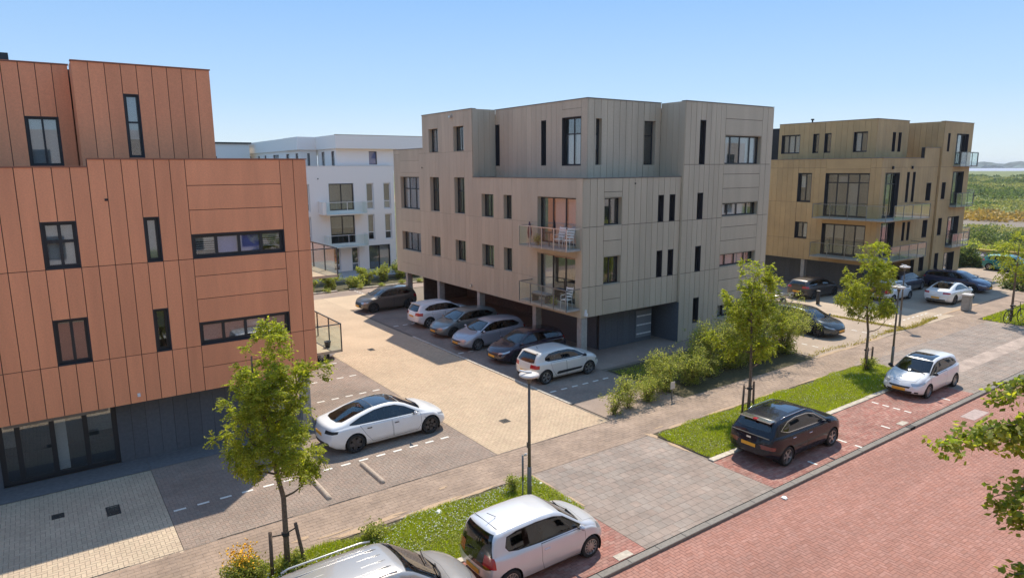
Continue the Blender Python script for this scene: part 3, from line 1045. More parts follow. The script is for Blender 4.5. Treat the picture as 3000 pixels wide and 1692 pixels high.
HR = [(53.4, 53.9, 10.57, 12.03), (54.3, 54.8, 10.57, 12.03)]
cladding(GR, Cc, [(51.03, 55.9, 'v')], 9.8, 12.92, [], HR, M_OCHRE)
for h in HR:
    window(GR, Cc, *h, rd=.2, mrev=M_REVO)
roof_trim(GR, Cc, 51.0, 55.9, 12.92)
GQ = Face('x', 55.9, Cc)
cladding(GQ, Cc, [(25.28, 40, 'v')], 8.7, 12.92, [], [], M_OCHRE, wall_th=.2)
GD = Face('Y', 24.05, Cc)
Gd = [(50.3, 52.5, 5.75, 9.03, dict(cols=3, rows=(8.2,), name='balcony_door')), (53.6, 54.05, 6.79, 9.06, {}), (54.55, 55.0, 6.79, 9.06, {}), (56.95, 57.8, 6.8, 8.2, dict(cols=1)),
      (50.3, 52.4, 2.8, 5.4, dict(cols=3, name='balcony_door', blinds=['n'])), (53.6, 54.05, 3.86, 5.3, {}), (54.4, 54.85, 3.86, 5.3, {}), (56.95, 57.8, 3.9, 5.3, {}), (56.95, 57.8, 1.2, 2.5, {})]
cladding(GD, Cc, [(49.73, 56.2, 'v', 10.07), (56.2, 58.78, 'v', 10.88, 0.0)], 2.25, 10.07, [3.86, 6.75, 9.4], [w[:4] for w in Gd], M_OCHRE)
for w in Gd:
    window(GD, Cc, *w[:4], rd=.22, mrev=M_REVO, fw=.07, **w[4])
roof_trim(GD, Cc, 49.7, 56.18, 10.07); roof_trim(GD, Cc, 56.22, 58.78, 10.88)
GE = Face('Y', 23.9, Cc)
Ge = [(59.5, 59.95, 10.6, 12.04, {}), (61.1, 63.4, 9.6, 12.04, dict(cols=3, blinds=['c', None, None])), (59.3, 60.0, 6.85, 8.2, {}), (61.1, 63.2, 6.3, 9.03, dict(cols=3, blinds=['n', None, None])),
      (59.3, 60.0, 3.94, 5.35, {}), (61.0, 63.2, 2.97, 5.37, dict(cols=3)), (59.3, 60.0, 1.18, 2.5, {}), (61.0, 63.0, .1, 2.4, dict(cols=3))]
cladding(GE, Cc, [(58.8, 64.15, 'v')], 0, 12.92, [3.86, 6.75, 9.4], [w[:4] for w in Ge], M_OCHRE)
for w in Ge:
    window(GE, Cc, *w[:4], rd=.22, mrev=M_REVO, fw=.08, name='balcony_door' if w[1] - w[0] > 2 else 'window', **w[4])
roof_trim(GE, Cc, 58.78, 64.15, 12.92)
GS = Face('X', 58.785, Cc)
GS.obj('panel', [(23.905, 24.04, 0, 10.86, 0, .03)], M_OCHRE, Cc)
GX = Face('X', 58.79, Cc)
cladding(GX, Cc, [(23.93, 40, 'v')], 8.7, 12.92, [], [], M_OCHRE, wall_th=.2)
GZ = Face('x', 64.15, Cc)
cladding(GZ, Cc, [(23.93, 44, 'v')], 0, 12.92, [3.86, 6.75, 9.4], [(25.4, 28.2, 9.6, 12), (25.4, 28.2, 6.3, 9), (25.4, 28.2, 3, 5.4)], M_OCHRE, wall_th=.25)
for z in (3, 6.3, 9.6):
    window(GZ, Cc, 25.4, 28.2, z, z + 2.4, rd=.2, cols=3, mrev=M_REVO, name='balcony_door')
solid(Cc, 'wall', 49.8, 64.1, 44.05, 44.3, 0, 9.3, M_OCHRE)
solid(Cc, 'wall', 51.3, 55.8, 33.2, 33.4, 9.4, 12.9, M_OCHRE)
solid(Cc, 'wall', 59.1, 64.1, 39.8, 40, 9.4, 12.9, M_OCHRE)
roofs(Cc, [(50.0, 63.8, 24.4, 44, 9.0), (51.3, 55.6, 25.6, 33.1, 12.7), (59.1, 63.8, 24.2, 39.8, 12.7)])
solid(Cc, 'soffit', 50, 56.2, 24.4, 44.0, 2.2, 2.3, M_CONC)
GGl = Face('X', 51.4, Cc)
cladding(GGl, Cc, [(25.6, 44, 'v')], 0, 2.19, [], [], M_BLUEG, wall_th=.2, gap=.008)
GGr = Face('Y', 25.6, Cc)
cladding(GGr, Cc, [(51.42, 56.2, 'v')], 0, 2.19, [], [], M_BLUEG, wall_th=.2, gap=.008)
solid(Cc, 'wall', 56.21, 56.4, 24.33, 25.6, 0, 2.19, M_OCHRE)
for y in (24.1, 29.5, 35, 40):
    solid(Cc, 'column', 49.8, 50.15, y, y + .3, 0, 2.24, M_CONC)
for z in (5.72, 2.79):
    balcony(GL_, Cc, 22.9, 28.4, z, 1.15, rail=1.0, posts=4, mp=M_STEEL, ends=(0, 1))
    balcony(GD, Cc, 49.7, 55.3, z, 1.13, rail=1.0, posts=4, mp=M_STEEL, ends=(0, 1))
for z in (9.52, 6.25, 2.95):
    balcony(GE, Cc, 61.0, 64.2, z, .5, rail=1.05, posts=3, mp=M_STEEL)
    balcony(GZ, Cc, 25.0, 27.6, z, 4.6, rail=1.08, posts=2, mp=M_STEEL)
for x, z in ((51.2, 9.28), (54.2, 9.28)):
    GD.obj('wall_lamp', [(x, x + .12, z, z + .22, -.12, -.001)], M_FRAME, Cc)
bm = bmesh.new()
tube(bm, [(1.8, 6.6, 12.6), (1.8, 6.6, 13.15)], .06); tube(bm, [(1.8, 6.6, 13.15), (1.8, 6.6, 13.25)], .13)
obj('vent_pipe', bm, M_FRAME, Cc)

# ======== white block at the back
D_ = thing('apartment_building', 'white rendered apartment block behind the parking court with pale framed windows', 'apartment building', (28.3, 59.0, 0))
WF = Face('Y', 59.0, D_)
Ww = [(21.87, 24.28, 5.86, 8.33, dict(cols=2, name='balcony_door', blinds=['d', 'd'], mf=M_FRAME)), (25.47, 26.24, 5.84, 8.31, dict(rows=(6.6,), blinds=['c', 'd'])), (27.2, 27.98, 5.84, 8.31, dict(rows=(6.6,), blinds=['c', 'd'])),
      (21.87, 24.26, 2.85, 5.43, dict(cols=2, name='balcony_door', mf=M_FRAME)), (25.5, 26.22, 2.95, 5.43, dict(rows=(3.72,), blinds=['t', 'd'])), (27.23, 27.98, 2.95, 5.41, dict(rows=(3.72,), blinds=['d', 'd'])),
      (25.48, 27.73, .05, 2.5, dict(cols=2, name='balcony_door', blinds=['d', 'c'], mf=M_FRAME)), (23.75, 24.52, .12, 2.46, dict(rows=(.9,), blinds=['d'])), (22.0, 22.72, .3, 2.5, dict(rows=(.9,))),
      (19.45, 20.15, 5.84, 8.31, dict(rows=(6.6,), blinds=['d', 'd'])), (19.45, 20.15, 2.95, 5.45, dict(rows=(3.72,)))]
for w in Ww:
    kw = dict(w[4]); mf_ = kw.pop('mf', M_WFRAME)
    window(WF, D_, *w[:4], rd=.14, mf=mf_, mrev=M_WFRAME, fw=.09, **kw)
WF.obj('wall', [(a, b, c, d, 0, .25) for a, b, c, d in subtract((12, 28.32, 0, 9.86), [w[:4] for w in Ww])], M_WPLAST, D_)
roof_trim(WF, D_, 12, 28.32, 9.86, M_WFRAME)
solid(D_, 'wall', 28.07, 28.32, 59.26, 75, 0, 9.86, M_WPLAST)
# set-back top storey with a deep white fascia, stepping back to the left
H4 = [(26.1, 26.9, 10.0, 11.2), ]
W4 = Face('Y', 59.45, D_)
for h in H4:
    window(W4, D_, *h, rd=.08, mf=M_FRAME, fw=.04, blinds=['b'])
W4.obj('wall', [(a, b, c, d, 0, .25) for a, b, c, d in subtract((22.95, 34, 9.3, 11.42), H4)], M_WPLAST, D_)
H5 = [(59.9, 60.7, 9.9, 11.2), (62.4, 63.2, 9.9, 11.2)]
W5 = Face('X', 22.93, D_)
W5.obj('wall', [(a, b, c, d, 0, .2) for a, b, c, d in subtract((59.7, 64.3, 9.3, 11.42), H5)], M_WPLAST, D_)
for h in H5:
    window(W5, D_, *h, rd=.08, mf=M_FRAME, fw=.05, blinds=['d'])
W6 = Face('Y', 64.35, D_)
H6 = [(21.95, 22.2, 9.9, 11.1)]
W6.obj('wall', [(a, b, c, d, 0, .2) for a, b, c, d in subtract((21.3, 22.9, 9.0, 11.42), H6)], M_WPLAST, D_)
for h in H6:
    window(W6, D_, *h, rd=.08, mf=M_FRAME, fw=.04)
W7 = Face('X', 21.25, D_)
H7 = [(64.9, 65.7, 9.95, 11.1), (67.6, 68.6, 9.95, 11.1), (71, 73, 10, 11.1), (75.5, 76.2, 10, 11.1), (78, 78.8, 10, 11.1), (81.5, 83.5, 10, 11.1)]
W7.obj('wall', [(a, b, c, d, 0, .2) for a, b, c, d in subtract((64.37, 86.5, 9.0, 11.42), H7)], M_WPLAST, D_)
for h in H7:
    window(W7, D_, *h, rd=.08, mf=M_FRAME, fw=.06)
bm = bmesh.new()
p = ((20.95, 68.3), (20.95, 64.1), (22.72, 64.1), (22.72, 58.95), (34.5, 58.95), (34.5, 88), (21.1, 88), (21.1, 68.3))
lo = [bm.verts.new((x - 28.3, y - 59.0, 11.42)) for x, y in p]
hi = [bm.verts.new((x - 28.3, y - 59.0, 12.62)) for x, y in p]
bm.faces.new(lo[::-1]); bm.faces.new(hi)
for i in range(len(p)):
    j = (i + 1) % len(p)
    bm.faces.new((lo[i], lo[j], hi[j], hi[i]))
bmesh.ops.recalc_face_normals(bm, faces=bm.faces[:])
obj('roof', bm, M_WPLAST, D_)
WF.obj('roof_trim', [(22.7, 34.52, 12.62, 12.66, -.07, .1)], M_TRIM, D_)
solid(D_, 'roof', 12.2, 28, 59.3, 75, 9.0, 9.3, M_ROOF)
for z in (5.62, 2.66):
    balcony(WF, D_, 21.2, 25.05, z, 1.1, rail=1.05, posts=2, mp=M_WFRAME, mslab=M_WPLAST)
solid(D_, 'screen', 20.85, 21.15, 57.9, 58.95, 5.6, 6.75, M_WPLAST)
WF.obj('vent_cap', [(20.9, 21.0, 8.7, 8.8, -.03, -.001)], M_CORE, D_)
solid(D_, 'terrace', 17, 28.5, 54.6, 58.98, 0.02, .25, mat('terrace_paving', (0.36, 0.34, 0.33), 0.9))
E_ = thing('apartment_building', 'second white block further back with thin black roof edge, seen over the terracotta roof', 'apartment building', (14, 80, 0))
EF = Face('Y', 79.5, E_)
HEw = [(16.4, 17.1, 10.3, 11.1), (16.4, 17.1, 9.3, 10.1)]
for h in HEw:
    window(EF, E_, *h, rd=.1, mf=M_FRAME, fw=.06)
EF.obj('wall', [(a, b, c, d, 0, .25) for a, b, c, d in subtract((10, 20.6, 0, 12.45), HEw)], M_WPLAST, E_)
solid(E_, 'roof', 10, 20.8, 79.3, 90, 12.46, 12.62, M_FRAME)
solid(E_, 'wall', 20.35, 20.6, 79.8, 90, 0, 12.45, M_WPLAST)
# ---------------------------------------------------------------- cars
def paint(name, c, rough=0.28, coat=0.9, metal=0.0):
    return mat(name, c, rough, 3, 0.02, coat=coat, metal=metal, spec=0.5)


M_TYRE = mat('tyre_rubber', (0.018, 0.018, 0.018), 0.85)
M_RIM = mat('alloy_rim', (0.42, 0.42, 0.42), 0.35, metal=0.8)
M_RIMD = mat('dark_rim', (0.07, 0.07, 0.075), 0.4, metal=0.6)
M_ROOFG = mat('dark_roof_glass', (0.012, 0.014, 0.018), 0.04, spec=0.9, coat=1.0)
M_CGLASS = glass('tinted_car_glass', (0.24, 0.27, 0.28), 0.08)
M_SEAT = mat('seat_fabric', (0.035, 0.035, 0.038), 0.9)
M_BTRIM = mat('black_trim', (0.012, 0.012, 0.013), 0.5)
M_CHROME = mat('chrome_strip', (0.65, 0.65, 0.66), 0.2, metal=1.0)
M_RED = mat('red_lamp', (0.42, 0.015, 0.02), 0.15, coat=1)
M_LAMP = mat('clear_lamp', (0.45, 0.46, 0.48), 0.12, metal=0.4, coat=1)
M_PLATE = mat('yellow_plate', (0.75, 0.36, 0.03), 0.5)
M_WELL = mat('wheel_well', (0.008, 0.008, 0.008), 0.95)


def lerp_prof(prof, x):
    if x <= prof[0][0]:
        return prof[0][1]
    for (a, va), (b, vb) in zip(prof, prof[1:]):
        if x <= b:
            t = (x - a) / (b - a) if b > a else 0
            return va + (vb - va) * t
    return prof[-1][1]


def smooth_prof(prof, x, r=0.05):
    return (lerp_prof(prof, x - r) + 2 * lerp_prof(prof, x) + lerp_prof(prof, x + r) + lerp_prof(prof, x - 2 * r) + lerp_prof(prof, x + 2 * r)) / 6


def car(sp, label, cat='car', group=None, loc=(0, 0), heading=0.0, name='parked_car'):
    """heading 0: nose towards +X. sp: dictionary of dimensions and outlines in metres, x forward from the car's middle"""
    L, W, H = sp['L'], sp['W'], sp['H']
    root = thing(name, label, cat, (loc[0], loc[1], sp.get('ground', 0)), heading, group)
    top, belt = sp['top'], sp['belt']
    wr = sp.get('wr', .31)
    xf = L / 2 - sp['fo']
    xr = xf - sp['wb']
    hw0 = W / 2
    pm = sp['paint']
    tumble = sp.get('tumble', .30)
    xs = set(np.linspace(-L / 2, L / 2, 49).tolist())
    for q in top:
        xs.add(max(-L / 2, min(L / 2, q[0])))
    for k in (.02, .05, .09):
        xs.add(L / 2 - k); xs.add(-L / 2 + k)
    xs = sorted(xs)
    xs2 = [xs[0]]
    for x in xs[1:]:
        if x - xs2[-1] > .012:
            xs2.append(x)
    xs2[-1] = L / 2
    xs = xs2
    endr, bow = sp.get('endr', .5), sp.get('bow', .22)
    bowr = sp.get('bowr', bow * .75)

    def planhw(x):
        df, dr = L / 2 - x, x + L / 2
        h = hw0
        s = 1.0
        if df < endr: s = min(s, 1 - .15 * (1 - df / endr) ** 2.2)
        if dr < endr: s = min(s, 1 - .11 * (1 - dr / endr) ** 2.2)
        mid = 1 - .025 * (abs(x) / (L / 2)) ** 3
        return h * s * mid

    def bowx(x, y, z=0):
        df, dr = L / 2 - x, x + L / 2
        t = abs(y) / hw0
        o = 0
        if df < .9: o -= bow * (1 - df / .9) ** 1.2 * t ** 2.4
        if dr < .9: o += bowr * (1 - dr / .9) ** 1.2 * t ** 2.4
        return o

    def section(x):
        zt = smooth_prof(top, x, .03)
        zb = lerp_prof(sp['bottom'], x)
        zs = min(lerp_prof(belt, x), zt - .035)
        if zs < zb + .1:
            zs = zb + .1
            zt = max(zt, zs + .03)
        hw = planhw(x)
        g = zt - zs
        hr = hw * .90 - tumble * max(0, g - .06)
        cr = min(.06 + .03 * g, g * .6)
        P = [(0, zb), (hw * .55, zb), (hw * .90, zb + .01), (hw * .965, zb + .07)]
        for f, w in ((.25, .99), (.45, 1.0), (.62, .998), (.78, .985), (.90, .972)):
            P.append((hw * w, zb + .07 + (zs - zb - .07) * f))
        P.append((hw * .955, zs - .004))
        P.append((hw * .925, zs + .012 * min(1, g * 4)))
        y0 = hw * .915
        zz0 = zs + .016 * min(1, g * 4)
        ztop_side = zt - cr - .02 * min(1, g * 3)
        for f in (.25, .5, .75, .93):
            P.append((y0 + (hr - y0) * f ** 1.15, zz0 + (ztop_side - zz0) * f))
        P.append((hr * .955, zt - cr * .62))
        P.append((hr * .86, zt - cr * .34))
        P.append((hr * .6, zt - cr * .12))
        P.append((hr * .3, zt - cr * .02))
        P.append((0, zt))
        return P

    bm = bmesh.new()
    rings = []
    for x in xs:
        P = section(x)
        full = [(-y, z) for y, z in P[::-1]] + P[1:]          # from top centre over -y side to bottom to +y side... closed below
        full = P + [(-y, z) for y, z in P[-2:0:-1]]
        rings.append([bm.verts.new((x + bowx(x, y), y, z)) for y, z in full])
    n = len(rings[0])
    for a, b in zip(rings, rings[1:]):
        for k in range(n):
            bm.faces.new((a[k], b[k], b[(k + 1) % n], a[(k + 1) % n]))
    # end caps with their own bow
    for ring, x, flip in ((rings[0], xs[0], True), (rings[-1], xs[-1], False)):
        m = (n // 2)
        rows = []
        cols_ = 9
        # pairs k and n-k at the same height
        for k in range(1, m):
            a, b = ring[k], ring[n - k]
            y, z = a.co.y, a.co.z
            row = [a]
            for c in range(1, cols_):
                yy = y * (1 - 2 * c / cols_)
                row.append(bm.verts.new((x + bowx(x, yy) , yy, z)))
            row.append(b)
            rows.append(row)
        for r1, r2 in zip(rows, rows[1:]):
            for c in range(cols_):
                q = (r1[c], r1[c + 1], r2[c + 1], r2[c])
                bm.faces.new(q if flip else q[::-1])
        for rr, v in ((rows[0], ring[0]), (rows[-1], ring[m])):
            for c in range(cols_):
                try:
                    bm.faces.new((v, rr[c], rr[c + 1]))
                except ValueError:
                    pass
    bmesh.ops.remove_doubles(bm, verts=bm.verts[:], dist=.0005)
    bmesh.ops.recalc_face_normals(bm, faces=bm.faces[:])
    # reference normals from the uncut surface
    from mathutils.bvhtree import BVHTree
    from mathutils.kdtree import KDTree
    bm.normal_update()
    kd = KDTree(len(bm.verts))
    for v in bm.verts:
        kd.insert(v.co, v.index if v.index >= 0 else 0)
    bm.verts.index_update()
    refs = [(v.co.copy(), v.normal.copy()) for v in bm.verts]
    kd = KDTree(len(refs))
    for i, (c_, n_) in enumerate(refs):
        kd.insert(c_, i)
    kd.balance()
    lay = bm.faces.layers.int.new('region')
    regs = []

    def cut(poly, view, cond):
        ax = {'xz': (0, 2), 'xy': (0, 1), 'yz': (1, 2)}[view]
        lo = [min(p[i] for p in poly) - .02 for i in (0, 1)]
        hi = [max(p[i] for p in poly) + .02 for i in (0, 1)]
        for i in range(len(poly)):
            p, q = poly[i], poly[(i + 1) % len(poly)]
            d = (q[0] - p[0], q[1] - p[1])
            nrm = [0, 0, 0]
            nrm[ax[0]], nrm[ax[1]] = d[1], -d[0]
            co = [0, 0, 0]
            co[ax[0]], co[ax[1]] = p
            fs = []
            for f in bm.faces:
                if not cond(f):
                    continue
                vs = [(v.co[ax[0]], v.co[ax[1]]) for v in f.verts]
                if max(v[0] for v in vs) < lo[0] or min(v[0] for v in vs) > hi[0] or max(v[1] for v in vs) < lo[1] or min(v[1] for v in vs) > hi[1]:
                    continue
                fs.append(f)
            if not fs:
                continue
            ed = {e for f in fs for e in f.edges}
            vv = {v for f in fs for v in f.verts}
            bmesh.ops.bisect_plane(bm, geom=list(fs) + list(ed) + list(vv), plane_co=co, plane_no=nrm, dist=.0004)

    def inside(poly, u, v):
        c = False
        j = len(poly) - 1
        for i in range(len(poly)):
            if ((poly[i][1] > v) != (poly[j][1] > v)) and (u < (poly[j][0] - poly[i][0]) * (v - poly[i][1]) / (poly[j][1] - poly[i][1]) + poly[i][0]):
                c = not c
            j = i
        return c

    def region(name_, poly, view, cond, m, inner=None):
        """cut the polygon out of the skin as its own part; inner: (inset, name, material)"""
        ax = {'xz': (0, 2), 'xy': (0, 1), 'yz': (1, 2)}[view]
        cut(poly, view, cond)
        regs.append((name_, m))
        rid = len(regs)
        for f in bm.faces:
            if cond(f):
                c = f.calc_center_median()
                if inside(poly, c[ax[0]], c[ax[1]]):
                    f[lay] = rid
        if inner:
            ins, nm2, m2 = inner
            p2 = inset(poly, ins)
            cut(p2, view, lambda f: f[lay] == rid)
            regs.append((nm2, m2))
            r2 = len(regs)
            for f in bm.faces:
                if f[lay] == rid:
                    c = f.calc_center_median()
                    if inside(p2, c[ax[0]], c[ax[1]]):
                        f[lay] = r2

    def inset(poly, d):
        A_ = sum(poly[i][0] * poly[(i + 1) % len(poly)][1] - poly[(i + 1) % len(poly)][0] * poly[i][1] for i in range(len(poly)))
        s = 1 if A_ > 0 else -1
        out = []
        N_ = len(poly)
        for i in range(N_):
            p0, p1, p2 = Vector(poly[i - 1]), Vector(poly[i]), Vector(poly[(i + 1) % N_])
            e1, e2 = (p1 - p0).normalized(), (p2 - p1).normalized()
            n1, n2 = Vector((-e1.y, e1.x)) * s, Vector((-e2.y, e2.x)) * s
            b = n1 + n2
            k = b.dot(n1)
            b = b / max(k, .4)
            out.append(tuple(p1 + b * d))
        return out

    side = {1: (lambda f: f.calc_center_median().y > .3 * W and f.normal.y > .25), -1: (lambda f: f.calc_center_median().y < -.3 * W and f.normal.y < -.25)}
    # doors: seam ring then door skin
    for s in (1, -1):
        for poly in sp.get('doors', []):
            region('door_seam', poly, 'xz', side[s], M_BTRIM, (.009, 'door', pm))
        for poly in sp.get('windows', []):
            region('window_trim', poly, 'xz', side[s], sp.get('wtrim', M_BTRIM), (sp.get('wring', .022), 'side_window', M_CGLASS))
        if sp.get('sill'):
            region('sill', sp['sill'], 'xz', side[s], M_BTRIM)
        for nm_, poly, m_ in sp.get('side_marks', []):
            region(nm_, poly, 'xz', side[s], m_)
        for xa in (xf, xr):
            r = wr + sp.get('gap', .05)
            poly = [(xa + r * math.cos(t), wr + r * math.sin(t)) for t in np.linspace(-.45, PI + .45, 15)]
            region('arch_' , poly, 'xz', (lambda f, s=s: f.calc_center_median().y * s > .55 * hw0), None)
        if sp.get('arch_trim'):
            pass
    topf = lambda f: f.normal.z > .12 and f.calc_center_median().z > lerp_prof(belt, max(-L / 2, min(L / 2, f.calc_center_median().x))) - .25
    if sp.get('bonnet'):
        region('bonnet_seam', sp['bonnet'], 'xy', topf, M_BTRIM, (.008, 'bonnet', pm))
    if sp.get('sunroof'):
        region('roof_glass', sp['sunroof'], 'xy', topf, sp.get('roofglass', M_ROOFG))
    if sp.get('roofpaint'):
        region('roof_panel', sp['roofpaint'][0], 'xy', topf, sp['roofpaint'][1])
    region('windscreen_trim', sp['windscreen'], 'xy', topf, M_BTRIM, (.02, 'windscreen', M_CGLASS))
    rearf = lambda f: f.normal.x < -.12 and f.calc_center_median().x < -L * .2
    if sp.get('rear_xy'):
        region('rear_window', sp['rear_xy'], 'xy', (lambda f: f.normal.z > .05 and f.calc_center_median().x < -.1), M_BTRIM, (.02, 'rear_window', M_CGLASS))
    if sp.get('rear_yz'):
        region('rear_window_trim', sp['rear_yz'], 'yz', rearf, M_BTRIM, (.015, 'rear_window', M_CGLASS))
    frontf = lambda f: f.normal.x > .15 and f.calc_center_median().x > L * .3
    for nm_, poly, m_ in sp.get('front', []):
        region(nm_, poly, 'yz', frontf, m_)
    for nm_, poly, m_ in sp.get('rear', []):
        region(nm_, poly, 'yz', (lambda f: f.normal.x < -.1 and f.calc_center_median().x < -L * .3), m_)
    for nm_, poly, m_ in sp.get('wrap', []):      # lights seen from the side: taken on all faces near the corners
        for s in (1, -1):
            region(nm_, poly, 'xz', (lambda f, s=s: f.calc_center_median().y * s > .45 * hw0), m_)

    # split into parts
    arch_ids = {i + 1 for i, (nm, _) in enumerate(regs) if nm == 'arch_'}
    groups = {}
    for f in bm.faces:
        if f[lay] in arch_ids:
            continue
        c = f.calc_center_median()
        key = f[lay]
        sidek = 0
        if key and regs[key - 1][0] in ('door', 'side_window', 'door_seam', 'window_trim', 'headlight', 'tail_light', 'sill', 'side_panel'):
            sidek = 1 if c.y > 0 else -1
        groups.setdefault((regs[key - 1][0] if key else 'body', key, sidek), []).append(f)
    merged = {}
    for (nm, key, sk), fs in groups.items():
        merged[(nm, key, sk)] = (fs, pm if key == 0 else regs[key - 1][1])
    for (nm, key, sk), (fs, m_) in merged.items():
        vid, vs, fa = {}, [], []
        for f in fs:
            idx = []
            for v in f.verts:
                if v not in vid:
                    vid[v] = len(vs)
                    vs.append(v.co.copy())
                idx.append(vid[v])
            fa.append(idx)
        me = bpy.data.meshes.new(nm)
        me.from_pydata(vs, [], fa)
        me.polygons.foreach_set('use_smooth', [True] * len(fa))
        # normals blended from the uncut skin
        nn = []
        for c in vs:
            acc = Vector((0, 0, 0))
            for co, i, dist in kd.find_n(c, 4):
                acc += refs[i][1] / (dist + .004) ** 2
            nn.append(acc.normalized())
        me.update()
        try:
            me.normals_split_custom_set_from_vertices(nn)
        except Exception:
            pass
        obj(nm, me, m_, root)
    bm.free()
    # wheel wells
    bmw = bmesh.new()
    for xa in (xf, xr):
        r = wr + sp.get('gap', .05) + .006
        for s in (1, -1):
            ro, ri = [], []
            for t in np.linspace(-.5, PI + .5, 16):
                ro.append(bmw.verts.new((xa + r * math.cos(t), s * (hw0 * .975), wr + r * math.sin(t))))
                ri.append(bmw.verts.new((xa + r * math.cos(t), s * (hw0 - .34), wr + r * math.sin(t))))
            for i in range(15):
                bmw.faces.new((ro[i], ro[i + 1], ri[i + 1], ri[i]))
            bmw.faces.new(ri)
    obj('wheel_well', bmw, M_WELL, root)
    # cabin: floor tub, dashboard, four seats
    cb = bmesh.new()
    xa_, xb_ = xr + .1, xf - .35
    bx(cb, xa_, xb_ + .25, -hw0 + .16, hw0 - .16, .25, .52)
    bx(cb, xb_ - .02, xb_ + .3, -hw0 + .2, hw0 - .2, .53, lerp_prof(belt, xb_) - .08)
    bx(cb, xr - .35, xa_ - .01, -hw0 + .25, hw0 - .25, .5, lerp_prof(belt, xr) - .14)
    obj('cabin', cb, M_SEAT, root)
    for sx_ in (xb_ - .75, xb_ - 1.55):
        for sy in (-.37, .37):
            cb = bmesh.new()
            bx(cb, sx_ - .25, sx_ + .25, sy - .24, sy + .24, .53, .66)
            bx(cb, sx_ - .36, sx_ - .255, sy - .23, sy + .23, .54, 1.08 + .08 * (H > 1.5))
            bx(cb, sx_ - .38, sx_ - .30, sy - .12, sy + .12, 1.10 + .08 * (H > 1.5), 1.24 + .08 * (H > 1.5))
            obj('seat', cb, M_SEAT, root)
    # wheels
    rimm = sp.get('rim', M_RIM)
    ns = sp.get('spokes', 5)
    tm = bmesh.new()
    tw = .10
    prof = [(wr * .66, -tw), (wr * .93, -tw), (wr * .99, -tw * .8), (wr, -tw * .4), (wr, tw * .4), (wr * .99, tw * .8), (wr * .93, tw), (wr * .70, tw), (wr * .66, tw * .75)]
    K = 28
    rg = [[tm.verts.new((r * math.cos(2 * PI * k / K), yy, r * math.sin(2 * PI * k / K))) for r, yy in prof] for k in range(K)]
    for k in range(K):
        a, b = rg[k], rg[(k + 1) % K]
        for i in range(len(prof) - 1):
            f = tm.faces.new((a[i], a[i + 1], b[i + 1], b[i]))
            f.smooth = True
    tme = bpy.data.meshes.new('tyre')
    tm.to_mesh(tme); tm.free(); tme.materials.append(M_TYRE)
    rm = bmesh.new()
    R = wr * .70
    rg = [[rm.verts.new((r * math.cos(2 * PI * k / K), yy, r * math.sin(2 * PI * k / K))) for r, yy in ((R, tw * .95), (R * .93, tw * .98), (R * .90, tw * .55), (R * .88, -tw * .3), (R * .2, -tw * .3))] for k in range(K)]
    for k in range(K):
        a, b = rg[k], rg[(k + 1) % K]
        for i in range(4):
            f = rm.faces.new((a[i], a[i + 1], b[i + 1], b[i]))
            f.material_index = 1 if i >= 3 else 0
    sw = sp.get('spoke_w', .05)
    for k in range(ns):
        for dd in ((-.13, .13) if sp.get('twin') else (0,)):
            t = 2 * PI * k / ns + dd
            c, s_ = math.cos(t), math.sin(t)
            vs = []
            for rr, w in ((R * .12, sw * .55), (R * .93, sw * .5)):
                for o, yy in ((-w, tw * .80), (w, tw * .80), (w, tw * .45), (-w, tw * .45)):
                    vs.append(rm.verts.new((rr * c - o * s_, yy, rr * s_ + o * c)))
            for q in ((0, 1, 5, 4), (1, 2, 6, 5), (3, 0, 4, 7), (4, 5, 6, 7)):
                rm.faces.new([vs[i] for i in q])
    hb = [rm.verts.new((R * .2 * math.cos(2 * PI * k / 12), tw * .84, R * .2 * math.sin(2 * PI * k / 12))) for k in range(12)]
    hb2 = [rm.verts.new((R * .22 * math.cos(2 * PI * k / 12), tw * .4, R * .22 * math.sin(2 * PI * k / 12))) for k in range(12)]
    rm.faces.new(hb)
    for k in range(12):
        rm.faces.new((hb[k], hb2[k], hb2[(k + 1) % 12], hb[(k + 1) % 12]))
    bmesh.ops.recalc_face_normals(rm, faces=rm.faces[:])
    rme = bpy.data.meshes.new('rim')
    rm.to_mesh(rme); rm.free(); rme.materials.append(rimm); rme.materials.append(M_BTRIM)
    for xa in (xf, xr):
        for s in (1, -1):
            w = bpy.data.objects.new('wheel', tme)
            w.location = (xa, s * (hw0 - tw - .015), wr)
            w.rotation_euler = (0, random.uniform(0, 1.2), 0) if s > 0 else (0, random.uniform(0, 1.2), PI)
            COL.objects.link(w); w.parent = root
            q = bpy.data.objects.new('rim', rme)
            COL.objects.link(q); q.parent = w
    # mirrors
    xm, zm = sp['mirror']
    for s in (1, -1):
        mb_ = bmesh.new()
        bmesh.ops.create_uvsphere(mb_, u_segments=12, v_segments=8, radius=1)
        for v in mb_.verts:
            v.co = Vector((v.co.x * .075 + (.03 if v.co.x < 0 else 0), v.co.y * .105, v.co.z * .07))
        for f in mb_.faces: f.smooth = True
        bmesh.ops.translate(mb_, verts=mb_.verts[:], vec=(xm, s * (hw0 + .06), zm + .03))
        mo = obj('mirror', mb_, sp.get('mirror_mat', pm), root)
        ar = bmesh.new()
        bx(ar, xm - .02, xm + .04, s * (hw0 * .90), s * (hw0 + .02), zm - .035, zm - .005)
        obj('mirror_arm', ar, M_BTRIM, mo)
    # door handles
    for hx, hz in sp.get('handles', []):
        for s in (1, -1):
            yb = s * (planhw(hx) * .985)
            h = bmesh.new()
            bx(h, hx - .085, hx + .085, yb - .02, yb + .022, hz - .014, hz + .014)
            bmesh.ops.bevel(h, geom=h.edges[:], offset=.006, segments=1, affect='EDGES')
            obj('door_handle', h, sp.get('handle_mat', pm), root)
